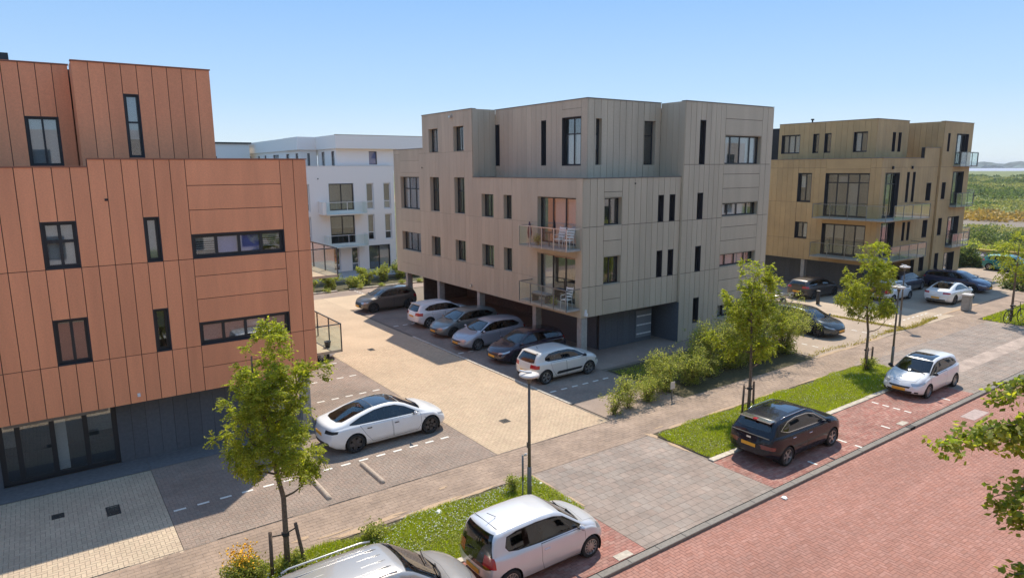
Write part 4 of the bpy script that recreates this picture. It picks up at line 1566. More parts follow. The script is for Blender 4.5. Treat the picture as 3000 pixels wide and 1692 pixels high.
    # plates
    for side_, zc in (('rear', sp.get('plate_r')), ('front', sp.get('plate_f'))):
        if zc is None:
            continue
        sg = -1 if side_ == 'rear' else 1
        x_ = sg * (L / 2) - sg * 0.0
        p = bmesh.new()
        # rest on the skin: find x of the skin at that height
        best = None
        for x in xs[::sg if sg > 0 else 1]:
            pass
        cand = [x for x in xs if smooth_prof(top, x, .03) >= zc + .06 and lerp_prof(sp['bottom'], x) <= zc - .05]
        xx = (max(cand) if sg > 0 else min(cand)) + sg * .004
        bx(p, xx, xx + sg * .016, -.26, .26, zc - .055, zc + .055)
        pl = obj('number_plate', p, M_PLATE, root)
    # extras
    for nm_, boxes, m_ in sp.get('extras', []):
        e = bmesh.new()
        for b_ in boxes:
            if len(b_) == 6:
                bx(e, *b_)
            else:
                tube(e, b_[0], b_[1], 6)
        obj(nm_, e, m_, root)
    return root
def ws(xc, xh, yc, yh, b=.14, hb=.03):
    return [(xc, 0), (xc - b * .3, yc * .5), (xc - b, yc), (xh, yh), (xh + hb, yh * .5), (xh + hb * 1.2, 0), (xh + hb, -yh * .5), (xh, -yh), (xc - b, -yc), (xc - b * .3, -yc * .5)]


def rw(z0, z1, y0, y1):
    """rear window polygon seen from behind"""
    return [(y0, z0 + .03), (y0 * .8, z0), (-y0 * .8, z0), (-y0, z0 + .03), (-y1, z1 - .03), (-y1 * .85, z1), (y1 * .85, z1), (y1, z1 - .03)]


def lamp2(y0, y1, z0, z1):
    return [[(y0, z0), (y1, z0), (y1, z1), (y0, z1)], [(-y0, z0), (-y1, z0), (-y1, z1), (-y0, z1)]]


def wiper(x0, y0, x1, y1, z0, z1):
    return ([(x0, y0, z0), (x1, y1, z1)], .012)


P_WHITE = paint('white_paint', (0.78, 0.78, 0.77))
P_WHITE2 = paint('cream_white_paint', (0.66, 0.63, 0.58))
P_SILV = paint('silver_paint', (0.64, 0.64, 0.65), .3, .8, .3)
P_SILV2 = paint('warm_silver_paint', (0.40, 0.385, 0.37), .32, .8, .5)
P_BLACK = mat('black_blue_paint', (0.006, 0.007, 0.015), .25, coat=.5, spec=.25)
P_GREY = paint('slate_grey_paint', (0.05, 0.06, 0.065), .25, 1, .3)
P_BRONZE = paint('grey_bronze_paint', (0.16, 0.135, 0.11), .3, .9, .5)
P_PURP = paint('dark_plum_paint', (0.035, 0.02, 0.035), .25, 1, .2)
P_BLUEP = paint('steel_blue_paint', (0.05, 0.05, 0.10), .25, 1, .3)
P_LILAC = paint('pale_silver_paint', (0.42, 0.42, 0.46), .3, .8, .4)

M_RED2 = mat('dull_red_lamp', (0.16, 0.02, 0.02), 0.2, coat=1)
BOT = lambda L: [(-L / 2, .36), (-L / 2 + .2, .25), (-L / 2 + .5, .18), (L / 2 - .5, .17), (L / 2 - .15, .22), (L / 2, .30)]

UP = dict(L=3.54, W=1.64, H=1.48, wb=2.42, fo=.585, wr=.285, paint=P_SILV, tumble=.26, bottom=BOT(3.54), bow=.20, bowr=.12, endr=.45,
          top=[(-1.77, .60), (-1.755, .72), (-1.72, .98), (-1.60, 1.34), (-1.52, 1.42), (-1.3, 1.45), (-.8, 1.475), (-.2, 1.48), (.2, 1.45), (.38, 1.40), (.98, 1.00), (1.06, .97), (1.45, .88), (1.66, .76), (1.74, .64), (1.77, .52)],
          belt=[(-1.77, .90), (-.5, .90), (.9, .86), (1.3, .82), (1.77, .62)],
          windows=[[(.96, .915), (.40, 1.29), (.1, 1.365), (-.4, 1.385), (-.95, 1.365), (-1.25, 1.31), (-1.33, 1.10), (-1.25, 1.0), (-1.0, .955), (-.3, .925)]],
          doors=[[(.98, .88), (1.0, .5), (.84, .26), (-.28, .24), (-.36, .5), (-.36, .905), (.2, .9)]],
          sill=[(.80, .235), (.78, .16), (-.86, .16), (-.86, .225)],
          windscreen=ws(1.07, .36, .66, .53, .2), rear_yz=[(.50, 1.38), (-.50, 1.38), (-.58, 1.1), (-.66, .9), (-.66, .66), (-.5, .60), (.5, .60), (.66, .66), (.66, .9), (.58, 1.1)],
          bonnet=[(1.06, .60), (1.60, .50), (1.69, 0), (1.60, -.50), (1.06, -.60), (1.14, 0)],
          wrap=[('headlight', [(1.40, .70), (1.44, .82), (1.74, .66), (1.74, .56)], M_LAMP), ('tail_light', [(-1.6, .68), (-1.62, .93), (-1.80, .93), (-1.80, .68)], M_RED)],
          front=[('grille', [(-.34, .36), (.34, .36), (.4, .46), (-.4, .46)], M_BTRIM)], plate_r=.46, plate_f=.42, mirror=(.80, .93), handles=[(-.20, .74)], spokes=12, spoke_w=.028,
          extras=[('wiper', [wiper(1.03, .55, .82, -.12, .985, 1.09), wiper(1.05, .02, .86, -.52, .99, 1.06), wiper(-1.74, .02, -1.76, .34, .90, .84)], M_BTRIM),
                  ('antenna', [([(-1.15, 0, 1.46), (-1.12, 0, 1.49), (-1.36, 0, 1.66)], .007)], M_BTRIM),
                  ('roof_seam', [(-1.372, -1.364, -.52, .52, 1.434, 1.446)], M_BTRIM)])

VAN = dict(L=4.38, W=1.80, H=1.80, wb=2.73, fo=.86, wr=.32, paint=P_SILV2, tumble=.17, bottom=BOT(4.38), bow=.28, bowr=.08, endr=.6,
           top=[(-2.19, .6), (-2.18, 1.1), (-2.12, 1.58), (-2.02, 1.73), (-1.8, 1.77), (-1, 1.80), (-.2, 1.80), (.2, 1.775), (.45, 1.70), (1.18, 1.20), (1.28, 1.14), (1.65, 1.06), (1.95, .95), (2.10, .80), (2.17, .62), (2.19, .5)],
           belt=[(-2.19, 1.02), (0, 1.0), (1.2, .97), (1.6, .93), (2.19, .66)],
           windows=[[(1.12, 1.04), (.55, 1.48), (.3, 1.60), (-.15, 1.62), (-.15, 1.05)], [(-.24, 1.05), (-.24, 1.62), (-1.05, 1.61), (-1.05, 1.06)], [(-1.14, 1.06), (-1.14, 1.60), (-1.85, 1.57), (-1.9, 1.10)]],
           doors=[[(1.15, .98), (1.1, .35), (-.12, .28), (-.18, .98)]],
           windscreen=ws(1.30, .30, .74, .62, .26, .06), rear_yz=rw(1.05, 1.62, .72, .66),
           bonnet=[(1.30, .70), (1.85, .6), (2.05, 0), (1.85, -.6), (1.30, -.70), (1.40, 0)],
           wrap=[('headlight', [(1.75, .74), (1.70, .88), (2.1, .80), (2.1, .68)], M_LAMP), ('tail_light', [(-1.98, .75), (-2.0, 1.25), (-2.22, 1.25), (-2.22, .75)], M_RED)],
           front=[('grille', [(-.45, .45), (.45, .45), (.5, .62), (-.5, .62)], M_BTRIM)], plate_r=.7, plate_f=.40, mirror=(.98, 1.08), mirror_mat=M_BTRIM, handles=[(-.02, .92), (-.98, .92)], spokes=7,
           extras=[('roof_rail', [([(-1.75, .66, 1.775), (-1.6, .665, 1.815), (-.1, .665, 1.83), (.1, .655, 1.80)], .02)], M_ALU), ('roof_rail', [([(-1.75, -.66, 1.775), (-1.6, -.665, 1.815), (-.1, -.665, 1.83), (.1, -.655, 1.80)], .02)], M_ALU),
                   ('roof_rib', [([(-1.7, y, 1.762), (-1.5, y, 1.782), (0, y, 1.79), (.1, y, 1.768)], .013) for y in (.36, .12, -.12, -.36)], P_SILV2),
                   ('wiper', [wiper(1.25, .6, 1.02, -.1, 1.19, 1.34), wiper(1.28, 0, 1.05, -.62, 1.19, 1.30)], M_BTRIM),
                   ('inner_mirror', [(.56, .60, -.11, .11, 1.50, 1.56)], M_LAMP)])

TESLA = dict(L=4.69, W=1.85, H=1.44, wb=2.875, fo=.84, wr=.335, paint=P_WHITE, tumble=.36, bottom=BOT(4.69), bow=.30, bowr=.26, endr=.7,
             top=[(-2.345, .58), (-2.33, .82), (-2.28, .96), (-2.20, 1.015), (-1.95, 1.045), (-1.65, 1.10), (-1.2, 1.25), (-.75, 1.37), (-.3, 1.43), (0, 1.44), (.3, 1.41), (.6, 1.31), (1.22, 1.00), (1.32, .96), (1.7, .89), (2.0, .79), (2.2, .68), (2.31, .56), (2.345, .46)],
             belt=[(-2.345, .86), (-1.8, .92), (-1.2, .93), (0, .90), (1.2, .86), (1.7, .80), (2.345, .54)],
             windows=[[(1.10, .915), (.55, 1.21), (.2, 1.325), (-.2, 1.345), (-.6, 1.31), (-1.1, 1.19), (-1.52, 1.03), (-1.55, .99), (-1.3, .965), (-.4, .945)]],
             doors=[[(1.12, .88), (1.14, .5), (1.0, .30), (.05, .28), (0, .9)], [(-.02, .9), (.03, .28), (-.75, .29), (-1.0, .6), (-1.2, .93)]],
             windscreen=ws(1.36, .42, .74, .56, .22, .0), sunroof=[(.40, .555), (-.55, .54), (-.56, 0), (-.55, -.54), (.40, -.555)],
             rear_xy=[(-.556, .54), (-1.2, .56), (-1.72, .56), (-1.86, .40), (-1.90, 0), (-1.86, -.40), (-1.72, -.56), (-1.2, -.56), (-.556, -.54)],
             wrap=[('headlight', [(1.86, .66), (1.80, .72), (2.2, .63), (2.24, .55)], M_LAMP), ('tail_light', [(-1.98, .80), (-1.94, .88), (-2.4, .90), (-2.4, .76)], M_BTRIM)],
             rear=[('trim', [(-.62, .46), (.62, .46), (.7, .30), (-.7, .30)], M_BTRIM)],
             front=[('grille', [(-.5, .26), (.5, .26), (.6, .34), (-.6, .34)], M_BTRIM)], plate_r=.70, mirror=(.86, .94), handles=[(.16, .76), (-.86, .79)], handle_mat=M_BTRIM, spokes=5, spoke_w=.13, rim=M_RIMD,
             side_marks=[('badge', [(1.30, .67), (1.34, .70), (1.24, .70)], M_BTRIM)],
             extras=[('wiper', [wiper(1.26, .6, 1.10, -.1, .985, 1.05)], M_BTRIM)])

KONA = dict(L=4.36, W=1.83, H=1.58, wb=2.66, fo=.84, wr=.33, paint=P_BLACK, tumble=.32, bottom=[(-2.18, .42), (-1.9, .28), (-1.6, .2), (1.6, .2), (1.95, .25), (2.18, .36)], bow=.26, bowr=.20, endr=.55,
            top=[(-2.18, .66), (-2.165, .92), (-2.10, 1.08), (-2.0, 1.16), (-1.78, 1.42), (-1.66, 1.49), (-1.2, 1.54), (-.5, 1.575), (0, 1.57), (.3, 1.52), (1.0, 1.14), (1.1, 1.09), (1.6, 1.02), (1.9, .92), (2.08, .80), (2.16, .66), (2.18, .5)],
            belt=[(-2.18, 1.02), (-1, 1.0), (1, .97), (1.5, .94), (2.18, .74)],
            windows=[[(.92, 1.04), (.35, 1.37), (-.05, 1.46), (-.7, 1.47), (-1.15, 1.41), (-1.62, 1.20), (-1.25, 1.09), (0, 1.06)]], wtrim=M_CHROME, wring=.024,
            doors=[[(.98, .98), (.98, .4), (.8, .3), (-.22, .3), (-.25, 1.0)], [(-.27, 1.0), (-.24, .3), (-.85, .3), (-1.1, .6), (-1.2, 1.0)]],
            sill=[(.84, .29), (.84, .18), (-.86, .18), (-.86, .29)],
            windscreen=ws(1.14, .28, .74, .60, .22), rear_yz=rw(1.16, 1.44, .62, .55), sunroof=[(.10, .45), (-.75, .45), (-.75, -.45), (.10, -.45)],
            wrap=[('tail_light', [(-1.94, .64), (-1.92, .74), (-2.16, .78), (-2.16, .64)], M_RED2), ('headlight', [(1.9, .60), (1.86, .72), (2.12, .70), (2.14, .58)], M_LAMP)],
            plate_r=.70, plate_f=.4, mirror=(.84, 1.04), handles=[(-.08, .86), (-1.02, .90)], handle_mat=M_CHROME, spokes=5, spoke_w=.05,
            extras=[('spoiler', [(-1.90, -1.62, -.56, .56, 1.445, 1.475)], M_CHROME), ('brake_lamp', [(-1.912, -1.78, -.07, .07, 1.44, 1.482)], M_RED), ('light_bar', [(-2.15, -2.10, -.7, .7, 1.01, 1.03)], M_BTRIM),
                    ('badge', [(-2.185, -2.16, -.08, .08, .90, .96)], M_CHROME), ('wiper', [wiper(1.08, .55, .86, -.1, 1.11, 1.23)], M_BTRIM),
                    ('roof_rail', [([(-1.4, .60, 1.50), (-1.2, .61, 1.55), (-.1, .61, 1.575), (.1, .60, 1.54)], .014)], M_CHROME), ('roof_rail', [([(-1.4, -.60, 1.50), (-1.2, -.61, 1.55), (-.1, -.61, 1.575), (.1, -.60, 1.54)], .014)], M_CHROME)])

PUNTO = dict(L=4.03, W=1.69, H=1.49, wb=2.51, fo=.86, wr=.30, paint=P_WHITE, tumble=.32, bottom=BOT(4.03), bow=.30, bowr=.16, endr=.6,
             top=[(-2.015, .55), (-2.0, .9), (-1.93, 1.06), (-1.70, 1.33), (-1.58, 1.41), (-1.1, 1.46), (-.4, 1.49), (0, 1.48), (.3, 1.42), (1.08, 1.01), (1.18, .97), (1.55, .88), (1.80, .76), (1.95, .62), (2.0, .54), (2.015, .45)],
             belt=[(-2.015, .98), (-1, .96), (1, .87), (1.4, .80), (2.015, .56)],
             windows=[[(1.06, .93), (.45, 1.27), (.1, 1.37), (-.5, 1.395), (-1.1, 1.36), (-1.42, 1.22), (-1.5, 1.09), (-1.1, 1.02), (0, .96)]],
             doors=[[(1.05, .89), (1.05, .4), (.9, .27), (-.4, .25), (-.45, .94)]],
             windscreen=ws(1.22, .34, .70, .57, .24), sunroof=[(.32, .50), (-.45, .48), (-.45, -.48), (.32, -.50)], rear_yz=rw(1.0, 1.36, .56, .50),
             bonnet=[(1.22, .64), (1.75, .52), (1.90, 0), (1.75, -.52), (1.22, -.64), (1.32, 0)],
             wrap=[('headlight', [(1.50, .66), (1.46, .74), (1.88, .66), (1.90, .56)], M_LAMP), ('tail_light', [(-1.78, .98), (-1.72, 1.28), (-1.95, 1.22), (-2.0, .98)], M_RED)],
             front=[('grille', [(-.38, .47), (.38, .47), (.42, .54), (-.42, .54)], M_BTRIM), ('lower_grille', [(-.45, .26), (.45, .26), (.5, .36), (-.5, .36)], M_BTRIM), ('fog_lamp', [(.56, .27), (.68, .27), (.68, .35), (.56, .35)], M_BTRIM), ('fog_lamp', [(-.56, .27), (-.68, .27), (-.68, .35), (-.56, .35)], M_BTRIM)],
             plate_f=.41, plate_r=.6, mirror=(.88, .98), mirror_mat=M_BTRIM, handles=[(-.28, .78)], spokes=9, spoke_w=.035, rim=M_RIM,
             extras=[('wiper', [wiper(1.15, .6, .98, -.15, .99, 1.09), wiper(1.18, .0, 1.0, -.6, .98, 1.05)], M_BTRIM)])

C3 = dict(L=3.99, W=1.75, H=1.48, wb=2.54, fo=.81, wr=.325, paint=P_WHITE2, tumble=.28, bottom=[(-1.995, .40), (-1.75, .27), (-1.5, .2), (1.5, .2), (1.8, .25), (1.995, .36)], bow=.22, bowr=.16, endr=.5,
          top=[(-1.995, .6), (-1.985, .9), (-1.93, 1.02), (-1.70, 1.32), (-1.55, 1.41), (-1.1, 1.46), (-.4, 1.48), (.1, 1.46), (.4, 1.38), (1.02, 1.08), (1.12, 1.04), (1.55, .97), (1.80, .87), (1.93, .74), (1.98, .6), (1.995, .5)],
          belt=[(-1.995, .95), (-1, .95), (1, .92), (1.5, .88), (1.995, .70)],
          windows=[[(1.0, .985), (.45, 1.27), (.05, 1.37), (-.6, 1.38), (-1.1, 1.33), (-1.35, 1.2), (-1.38, 1.08), (-1.2, 1.01), (0, .98)]],
          doors=[[(1.0, .93), (1.0, .5), (.85, .28), (-.15, .27), (-.18, .95)], [(-.2, .95), (-.17, .27), (-.75, .27), (-1.0, .6), (-1.1, .96)]],
          side_marks=[('door_bumper', [(.78, .50), (.70, .40), (-.70, .36), (-.76, .42), (-.68, .50)], M_BTRIM)],
          windscreen=ws(1.16, .42, .70, .56, .2), rear_yz=rw(.98, 1.33, .60, .50),
          wrap=[('tail_light', [(-1.72, .74), (-1.70, .90), (-1.97, .92), (-1.97, .74)], M_RED), ('headlight', [(1.6, .62), (1.58, .74), (1.9, .74), (1.92, .62)], M_LAMP)],
          plate_r=.55, mirror=(.84, 1.0), mirror_mat=M_BTRIM, handles=[(0, .80), (-.92, .83)], spokes=5, twin=True, spoke_w=.035,
          extras=[('spoiler', [(-1.72, -1.55, -.5, .5, 1.375, 1.395)], P_WHITE2), ('antenna', [([(-1.2, 0, 1.45), (-1.28, 0, 1.54)], .01)], M_BTRIM)])

AURIS = dict(L=4.28, W=1.76, H=1.47, wb=2.6, fo=.93, wr=.315, paint=P_LILAC, tumble=.32, bottom=BOT(4.28), bow=.34, bowr=.16, endr=.6,
             top=[(-2.14, .6), (-2.12, .9), (-2.05, 1.02), (-1.85, 1.28), (-1.7, 1.38), (-1.2, 1.44), (-.5, 1.47), (0, 1.46), (.3, 1.40), (1.05, 1.0), (1.15, .96), (1.6, .87), (1.9, .75), (2.08, .60), (2.13, .5), (2.14, .42)],
             belt=[(-2.14, .92), (-1, .93), (1, .86), (1.5, .80), (2.14, .55)],
             windows=[[(1.02, .93), (.4, 1.26), (0, 1.36), (-.6, 1.38), (-1.2, 1.32), (-1.6, 1.12), (-1.4, 1.02), (0, .96)]],
             doors=[[(1.0, .88), (1.0, .45), (.85, .28), (-.18, .27), (-.2, .93)], [(-.22, .93), (-.2, .27), (-.8, .27), (-1.05, .6), (-1.15, .95)]],
             windscreen=ws(1.18, .34, .72, .56, .24), rear_yz=rw(.98, 1.3, .58, .50),
             bonnet=[(1.18, .66), (1.85, .52), (2.02, 0), (1.85, -.52), (1.18, -.66), (1.28, 0)],
             wrap=[('headlight', [(1.60, .66), (1.56, .73), (1.98, .62), (2.04, .54)], M_LAMP), ('tail_light', [(-1.85, .85), (-1.85, 1.0), (-2.12, 1.0), (-2.12, .85)], M_RED)],
             front=[('grille', [(-.40, .48), (.40, .48), (.46, .55), (-.46, .55)], M_BTRIM), ('lower_grille', [(-.5, .24), (.5, .24), (.4, .36), (-.4, .36)], M_BTRIM)],
             plate_f=.42, plate_r=.6, mirror=(.86, .96), handles=[(-.02, .78), (-.98, .8)], spokes=7, spoke_w=.04,
             extras=[('wiper', [wiper(1.12, .6, .95, -.15, .99, 1.08)], M_BTRIM)])

SUV = dict(L=4.2, W=1.79, H=1.52, wb=2.6, fo=.80, wr=.34, paint=P_WHITE, tumble=.34, bottom=[(-2.1, .42), (-1.85, .28), (-1.6, .2), (1.6, .2), (1.9, .26), (2.1, .36)], bow=.24, bowr=.16, endr=.5,
           top=[(-2.1, .65), (-2.085, .96), (-2.02, 1.08), (-1.82, 1.36), (-1.70, 1.45), (-1.2, 1.50), (-.5, 1.52), (0, 1.51), (.3, 1.45), (1.0, 1.10), (1.1, 1.05), (1.6, .98), (1.88, .88), (2.03, .74), (2.09, .6), (2.1, .5)],
           belt=[(-2.1, .99), (-1, .99), (1, .95), (1.5, .91), (2.1, .70)],
           windows=[[(.96, 1.02), (.4, 1.33), (0, 1.41), (-.6, 1.42), (-1.2, 1.36), (-1.58, 1.17), (-1.35, 1.06), (0, 1.03)]],
           doors=[[(1.0, .96), (1.0, .5), (.85, .28), (-.18, .27), (-.2, .98)], [(-.22, .98), (-.2, .27), (-.8, .27), (-1.05, .6), (-1.12, .98)]],
           windscreen=ws(1.14, .34, .72, .56, .22), rear_yz=rw(1.04, 1.38, .60, .50),
           wrap=[('tail_light', [(-1.74, .80), (-1.72, .98), (-2.08, .98), (-2.08, .80)], M_RED), ('headlight', [(1.7, .68), (1.66, .78), (2.02, .74), (2.04, .64)], M_LAMP)],
           front=[('grille', [(-.42, .40), (.42, .40), (.50, .66), (-.50, .66)], M_BTRIM)],
           plate_r=.74, plate_f=.46, mirror=(.84, 1.03), handles=[(-.02, .86), (-.98, .88)], spokes=5, spoke_w=.06,
           extras=[('spoiler', [(-1.86, -1.66, -.5, .5, 1.43, 1.455)], P_WHITE)])

COUPE = dict(L=4.68, W=1.81, H=1.40, wb=2.84, fo=.82, wr=.335, paint=P_WHITE, tumble=.40, bottom=BOT(4.68), bow=.30, bowr=.24, endr=.7,
             top=[(-2.34, .6), (-2.32, .86), (-2.26, 1.0), (-2.1, 1.03), (-1.80, 1.06), (-1.2, 1.26), (-.7, 1.37), (-.2, 1.40), (.2, 1.36), (.95, 1.0), (1.1, .95), (1.7, .87), (2.1, .74), (2.28, .6), (2.34, .45)],
             belt=[(-2.34, .90), (-1, .93), (1, .86), (2.34, .58)],
             windows=[[(.85, .93), (.3, 1.2), (-.1, 1.30), (-.6, 1.29), (-1.1, 1.14), (-1.25, 1.0), (-.6, .97)]],
             doors=[[(.95, .88), (.95, .3), (-.5, .27), (-.55, .92)]],
             windscreen=ws(1.14, .26, .72, .55, .24), sunroof=[(.1, .45), (-.5, .45), (-.5, -.45), (.1, -.45)], rear_xy=[(-.62, .50), (-1.65, .58), (-1.74, 0), (-1.65, -.58), (-.62, -.50)],
             wrap=[('tail_light', [(-2.0, .80), (-2.0, .90), (-2.4, .92), (-2.4, .78)], M_RED), ('headlight', [(1.9, .62), (1.86, .72), (2.2, .66), (2.24, .56)], M_LAMP)],
             rear=[('diffuser', [(-.6, .42), (.6, .42), (.6, .32), (-.6, .32)], M_BTRIM)], plate_r=.52, mirror=(.7, .96), handles=[(-.38, .78)], spokes=5, twin=True, spoke_w=.04, rim=M_RIMD)

WAGON = dict(AURIS, L=4.6, W=1.82, H=1.48, wb=2.7, fo=.92, paint=P_GREY, bottom=BOT(4.6),
             top=[(-2.3, .6), (-2.29, .95), (-2.2, 1.1), (-2.0, 1.33), (-1.85, 1.40), (-1.2, 1.46), (-.5, 1.48), (.1, 1.46), (.4, 1.40), (1.15, 1.02), (1.25, .98), (1.8, .88), (2.1, .76), (2.25, .6), (2.29, .5), (2.3, .42)],
             belt=[(-2.3, .94), (-1, .95), (1, .88), (1.6, .82), (2.3, .56)],
             windows=[[(1.12, .95), (.5, 1.27), (.1, 1.37), (-.6, 1.39), (-1.5, 1.33), (-1.95, 1.14), (-1.8, 1.04), (0, .98)]],
             windscreen=ws(1.28, .44, .74, .58, .24), bonnet=[(1.28, .68), (2.0, .54), (2.17, 0), (2.0, -.54), (1.28, -.68), (1.38, 0)], wrap=[('headlight', [(1.75, .66), (1.7, .73), (2.12, .62), (2.2, .54)], M_LAMP), ('tail_light', [(-2.0, .85), (-2.0, 1.0), (-2.3, 1.0), (-2.3, .85)], M_RED)],
             extras=[('wiper', [wiper(1.22, .6, 1.05, -.15, 1.0, 1.09)], M_BTRIM)], mirror=(.98, .98), rim=M_RIMD)
for k_ in ('doors',):
    WAGON[k_] = [[(1.1, .9), (1.1, .45), (.95, .28), (-.1, .27), (-.12, .95)], [(-.14, .95), (-.12, .27), (-.8, .27), (-1.1, .6), (-1.2, .97)]]

car(UP, 'small silver white hatchback with black glass tailgate in the near red brick bay', loc=(9.17, 12.02))
car(VAN, 'grey silver people carrier with ribbed roof, cut off by the bottom edge', loc=(4.92, 11.62))
car(TESLA, 'white saloon with black glass roof and dark wheels in the near grey bay', loc=(9.48, 21.47))
car(KONA, 'black crossover with a bright strip above its rear window, beside the long verge', loc=(20.26, 12.2))
car(PUNTO, 'white hatchback with dark glass roof, facing the viewer on the red strip', loc=(30.58, 12.35), heading=PI)
car(C3, 'cream white hatchback with black door bumpers and oval red tail lamps by the corner column', loc=(19.24, 23.31))
car(dict(AURIS, paint=P_PURP, rim=M_RIMD), 'dark plum car deep in the carport shade between the silver and cream hatchbacks', loc=(19.85, 26.65), heading=PI)
car(AURIS, 'pale silver hatchback with long nose reversed into the carport shade, windscreen facing left', loc=(19.72, 29.93), heading=PI)
car(dict(AURIS, paint=paint('grey_green_paint', (0.20, 0.215, 0.21), .3, .9, .4), rim=M_RIMD), 'grey green car under the carport, next to the white crossover', loc=(20.05, 33.0), heading=PI)
car(SUV, 'white crossover parked nose in under the carport, red tail lamps and plate showing', loc=(20.2, 35.98))
car(dict(SUV, paint=P_BRONZE, L=4.2, front=[('grille', [(-.48, .34), (.48, .34), (.52, .70), (-.52, .70)], M_BTRIM)], extras=[], rim=M_RIMD, wb=2.6), 'bronze grey crossover at the far end of the carport with its bonnet in the sun', loc=(19.3, 42.15), heading=PI)
car(dict(AURIS, paint=P_WHITE, spokes=10, spoke_w=.03), 'pale car behind the terracotta block, only its front wheel showing under the balcony', loc=(9.85, 32.8))
car(WAGON, 'dark slate estate car beyond the hedge with its nose towards the street', loc=(36.2, 21.2), heading=-PI / 2)
car(dict(WAGON, paint=paint('dark_brown_grey_paint', (0.05, 0.042, 0.04), .35, .7, .2)), 'dark grey brown estate standing in shade beside the trailer', loc=(46.9, 26.9), heading=0)
car(dict(UP, paint=P_WHITE, rim=M_RIM), 'small white hatchback in the shaded lot behind the third street tree', loc=(50.0, 22.77))
car(COUPE, 'white coupe seen from behind by the concrete bin', loc=(52.67, 19.97))
car(dict(WAGON, paint=P_BLUEP), 'steel blue saloon with reflecting windscreen beyond the white coupe', loc=(58.1, 21.6), heading=-PI / 2)
car(dict(AURIS, paint=paint('dim_grey_paint', (0.10, 0.10, 0.12), .3, .8, .3)), 'grey car in deep shade behind the small white hatchback', loc=(54.6, 24.0))
car(dict(AURIS, paint=paint('teal_paint', (0.02, 0.22, 0.22), .3, .9, .2)), 'teal car half hidden beyond the steel blue saloon', loc=(72.0, 22.6), heading=-PI / 2)
# ---------------------------------------------------------------- vegetation
def leaf_mat(name, c, c2, tr=.45, rough=.55):
    return mat(name, c, rough, tint=.35, tcol=c2, trans=tr, spec=.3)


M_LEAF = leaf_mat('ash_leaf', (0.18, 0.23, 0.025), (0.36, 0.36, 0.055), .52)
M_LEAF2 = leaf_mat('shrub_leaf', (0.17, 0.22, 0.035), (0.38, 0.37, 0.10), .48)
M_MAPLE = leaf_mat('maple_leaf', (0.12, 0.18, 0.03), (0.34, 0.34, 0.05), .5)
M_BARK = mat('grey_brown_bark', (0.16, 0.115, 0.08), 0.9, 18, .35, .6, 30)
M_STAKE = mat('weathered_stake', (0.15, 0.10, 0.07), 0.9, 14, .3, .5, 40)
M_TIE = mat('rubber_tie', (0.03, 0.03, 0.03), .8)
M_SOIL = mat('verge_soil', (0.075, 0.065, 0.03), 0.95, 8, .4, .6, 20)
M_GRASS = leaf_mat('grass_blade', (0.25, 0.33, 0.02), (0.40, 0.42, 0.05), .4)
M_CLOVER = mat('clover_bloom', (0.75, 0.76, 0.66), .8)
M_YFLOW = mat('yellow_bloom', (0.85, 0.45, 0.01), .7)
M_SANDY = mat('blown_sand', (0.44, 0.31, 0.20), .95, 25, .15, .5, 60)


def leaf_quads(pos, dirs, length, width, up_bias=.5, fold=True):
    """pos (n,3) leaf base, dirs (n,3) pointing direction; returns verts, faces (2 tris folded as one 4-gon)"""
    n = len(pos)
    d = dirs / np.linalg.norm(dirs, axis=1, keepdims=True)
    r = RNG.normal(size=(n, 3))
    r[:, 2] += up_bias * 2
    s = np.cross(d, r)
    s /= np.linalg.norm(s, axis=1, keepdims=True) + 1e-9
    L = (length * RNG.uniform(.7, 1.25, n))[:, None]
    Wd = (width * RNG.uniform(.75, 1.2, n))[:, None]
    nrm = np.cross(s, d)
    V = np.zeros((n, 4, 3))
    V[:, 0] = pos
    V[:, 1] = pos + d * L * .5 + s * Wd * .5 - nrm * Wd * .08
    V[:, 2] = pos + d * L
    V[:, 3] = pos + d * L * .5 - s * Wd * .5 - nrm * Wd * .08
    return V.reshape(-1, 3), (np.arange(n * 4).reshape(-1, 4))


def fronds(tips, outward, nf, flen, n_leaf, llen, lwid, droop=.35):
    """compound leaves: for each tip, nf fronds each with n_leaf leaflets"""
    P, Dd_ = [], []
    T = np.repeat(tips, nf, axis=0)
    O = np.repeat(outward, nf, axis=0)
    n = len(T)
    d = O * .8 + RNG.normal(size=(n, 3)) * .75
    d[:, 2] -= .05
    d /= np.linalg.norm(d, axis=1, keepdims=True)
    fl = flen * RNG.uniform(.6, 1.25, n)
    for k in range(n_leaf):
        t = (k // 2 + 1) / (n_leaf // 2 + 1)
        p = T + d * (fl * t)[:, None]
        p[:, 2] -= droop * fl * t * t
        side = np.cross(d, np.array([0, 0, 1.0])) + RNG.normal(size=(n, 3)) * .15
        sgn = 1 if k % 2 else -1
        ld = side * sgn * .9 + d * .55
        ld[:, 2] -= .25
        P.append(p)
        Dd_.append(ld)
    return np.concatenate(P), np.concatenate(Dd_)


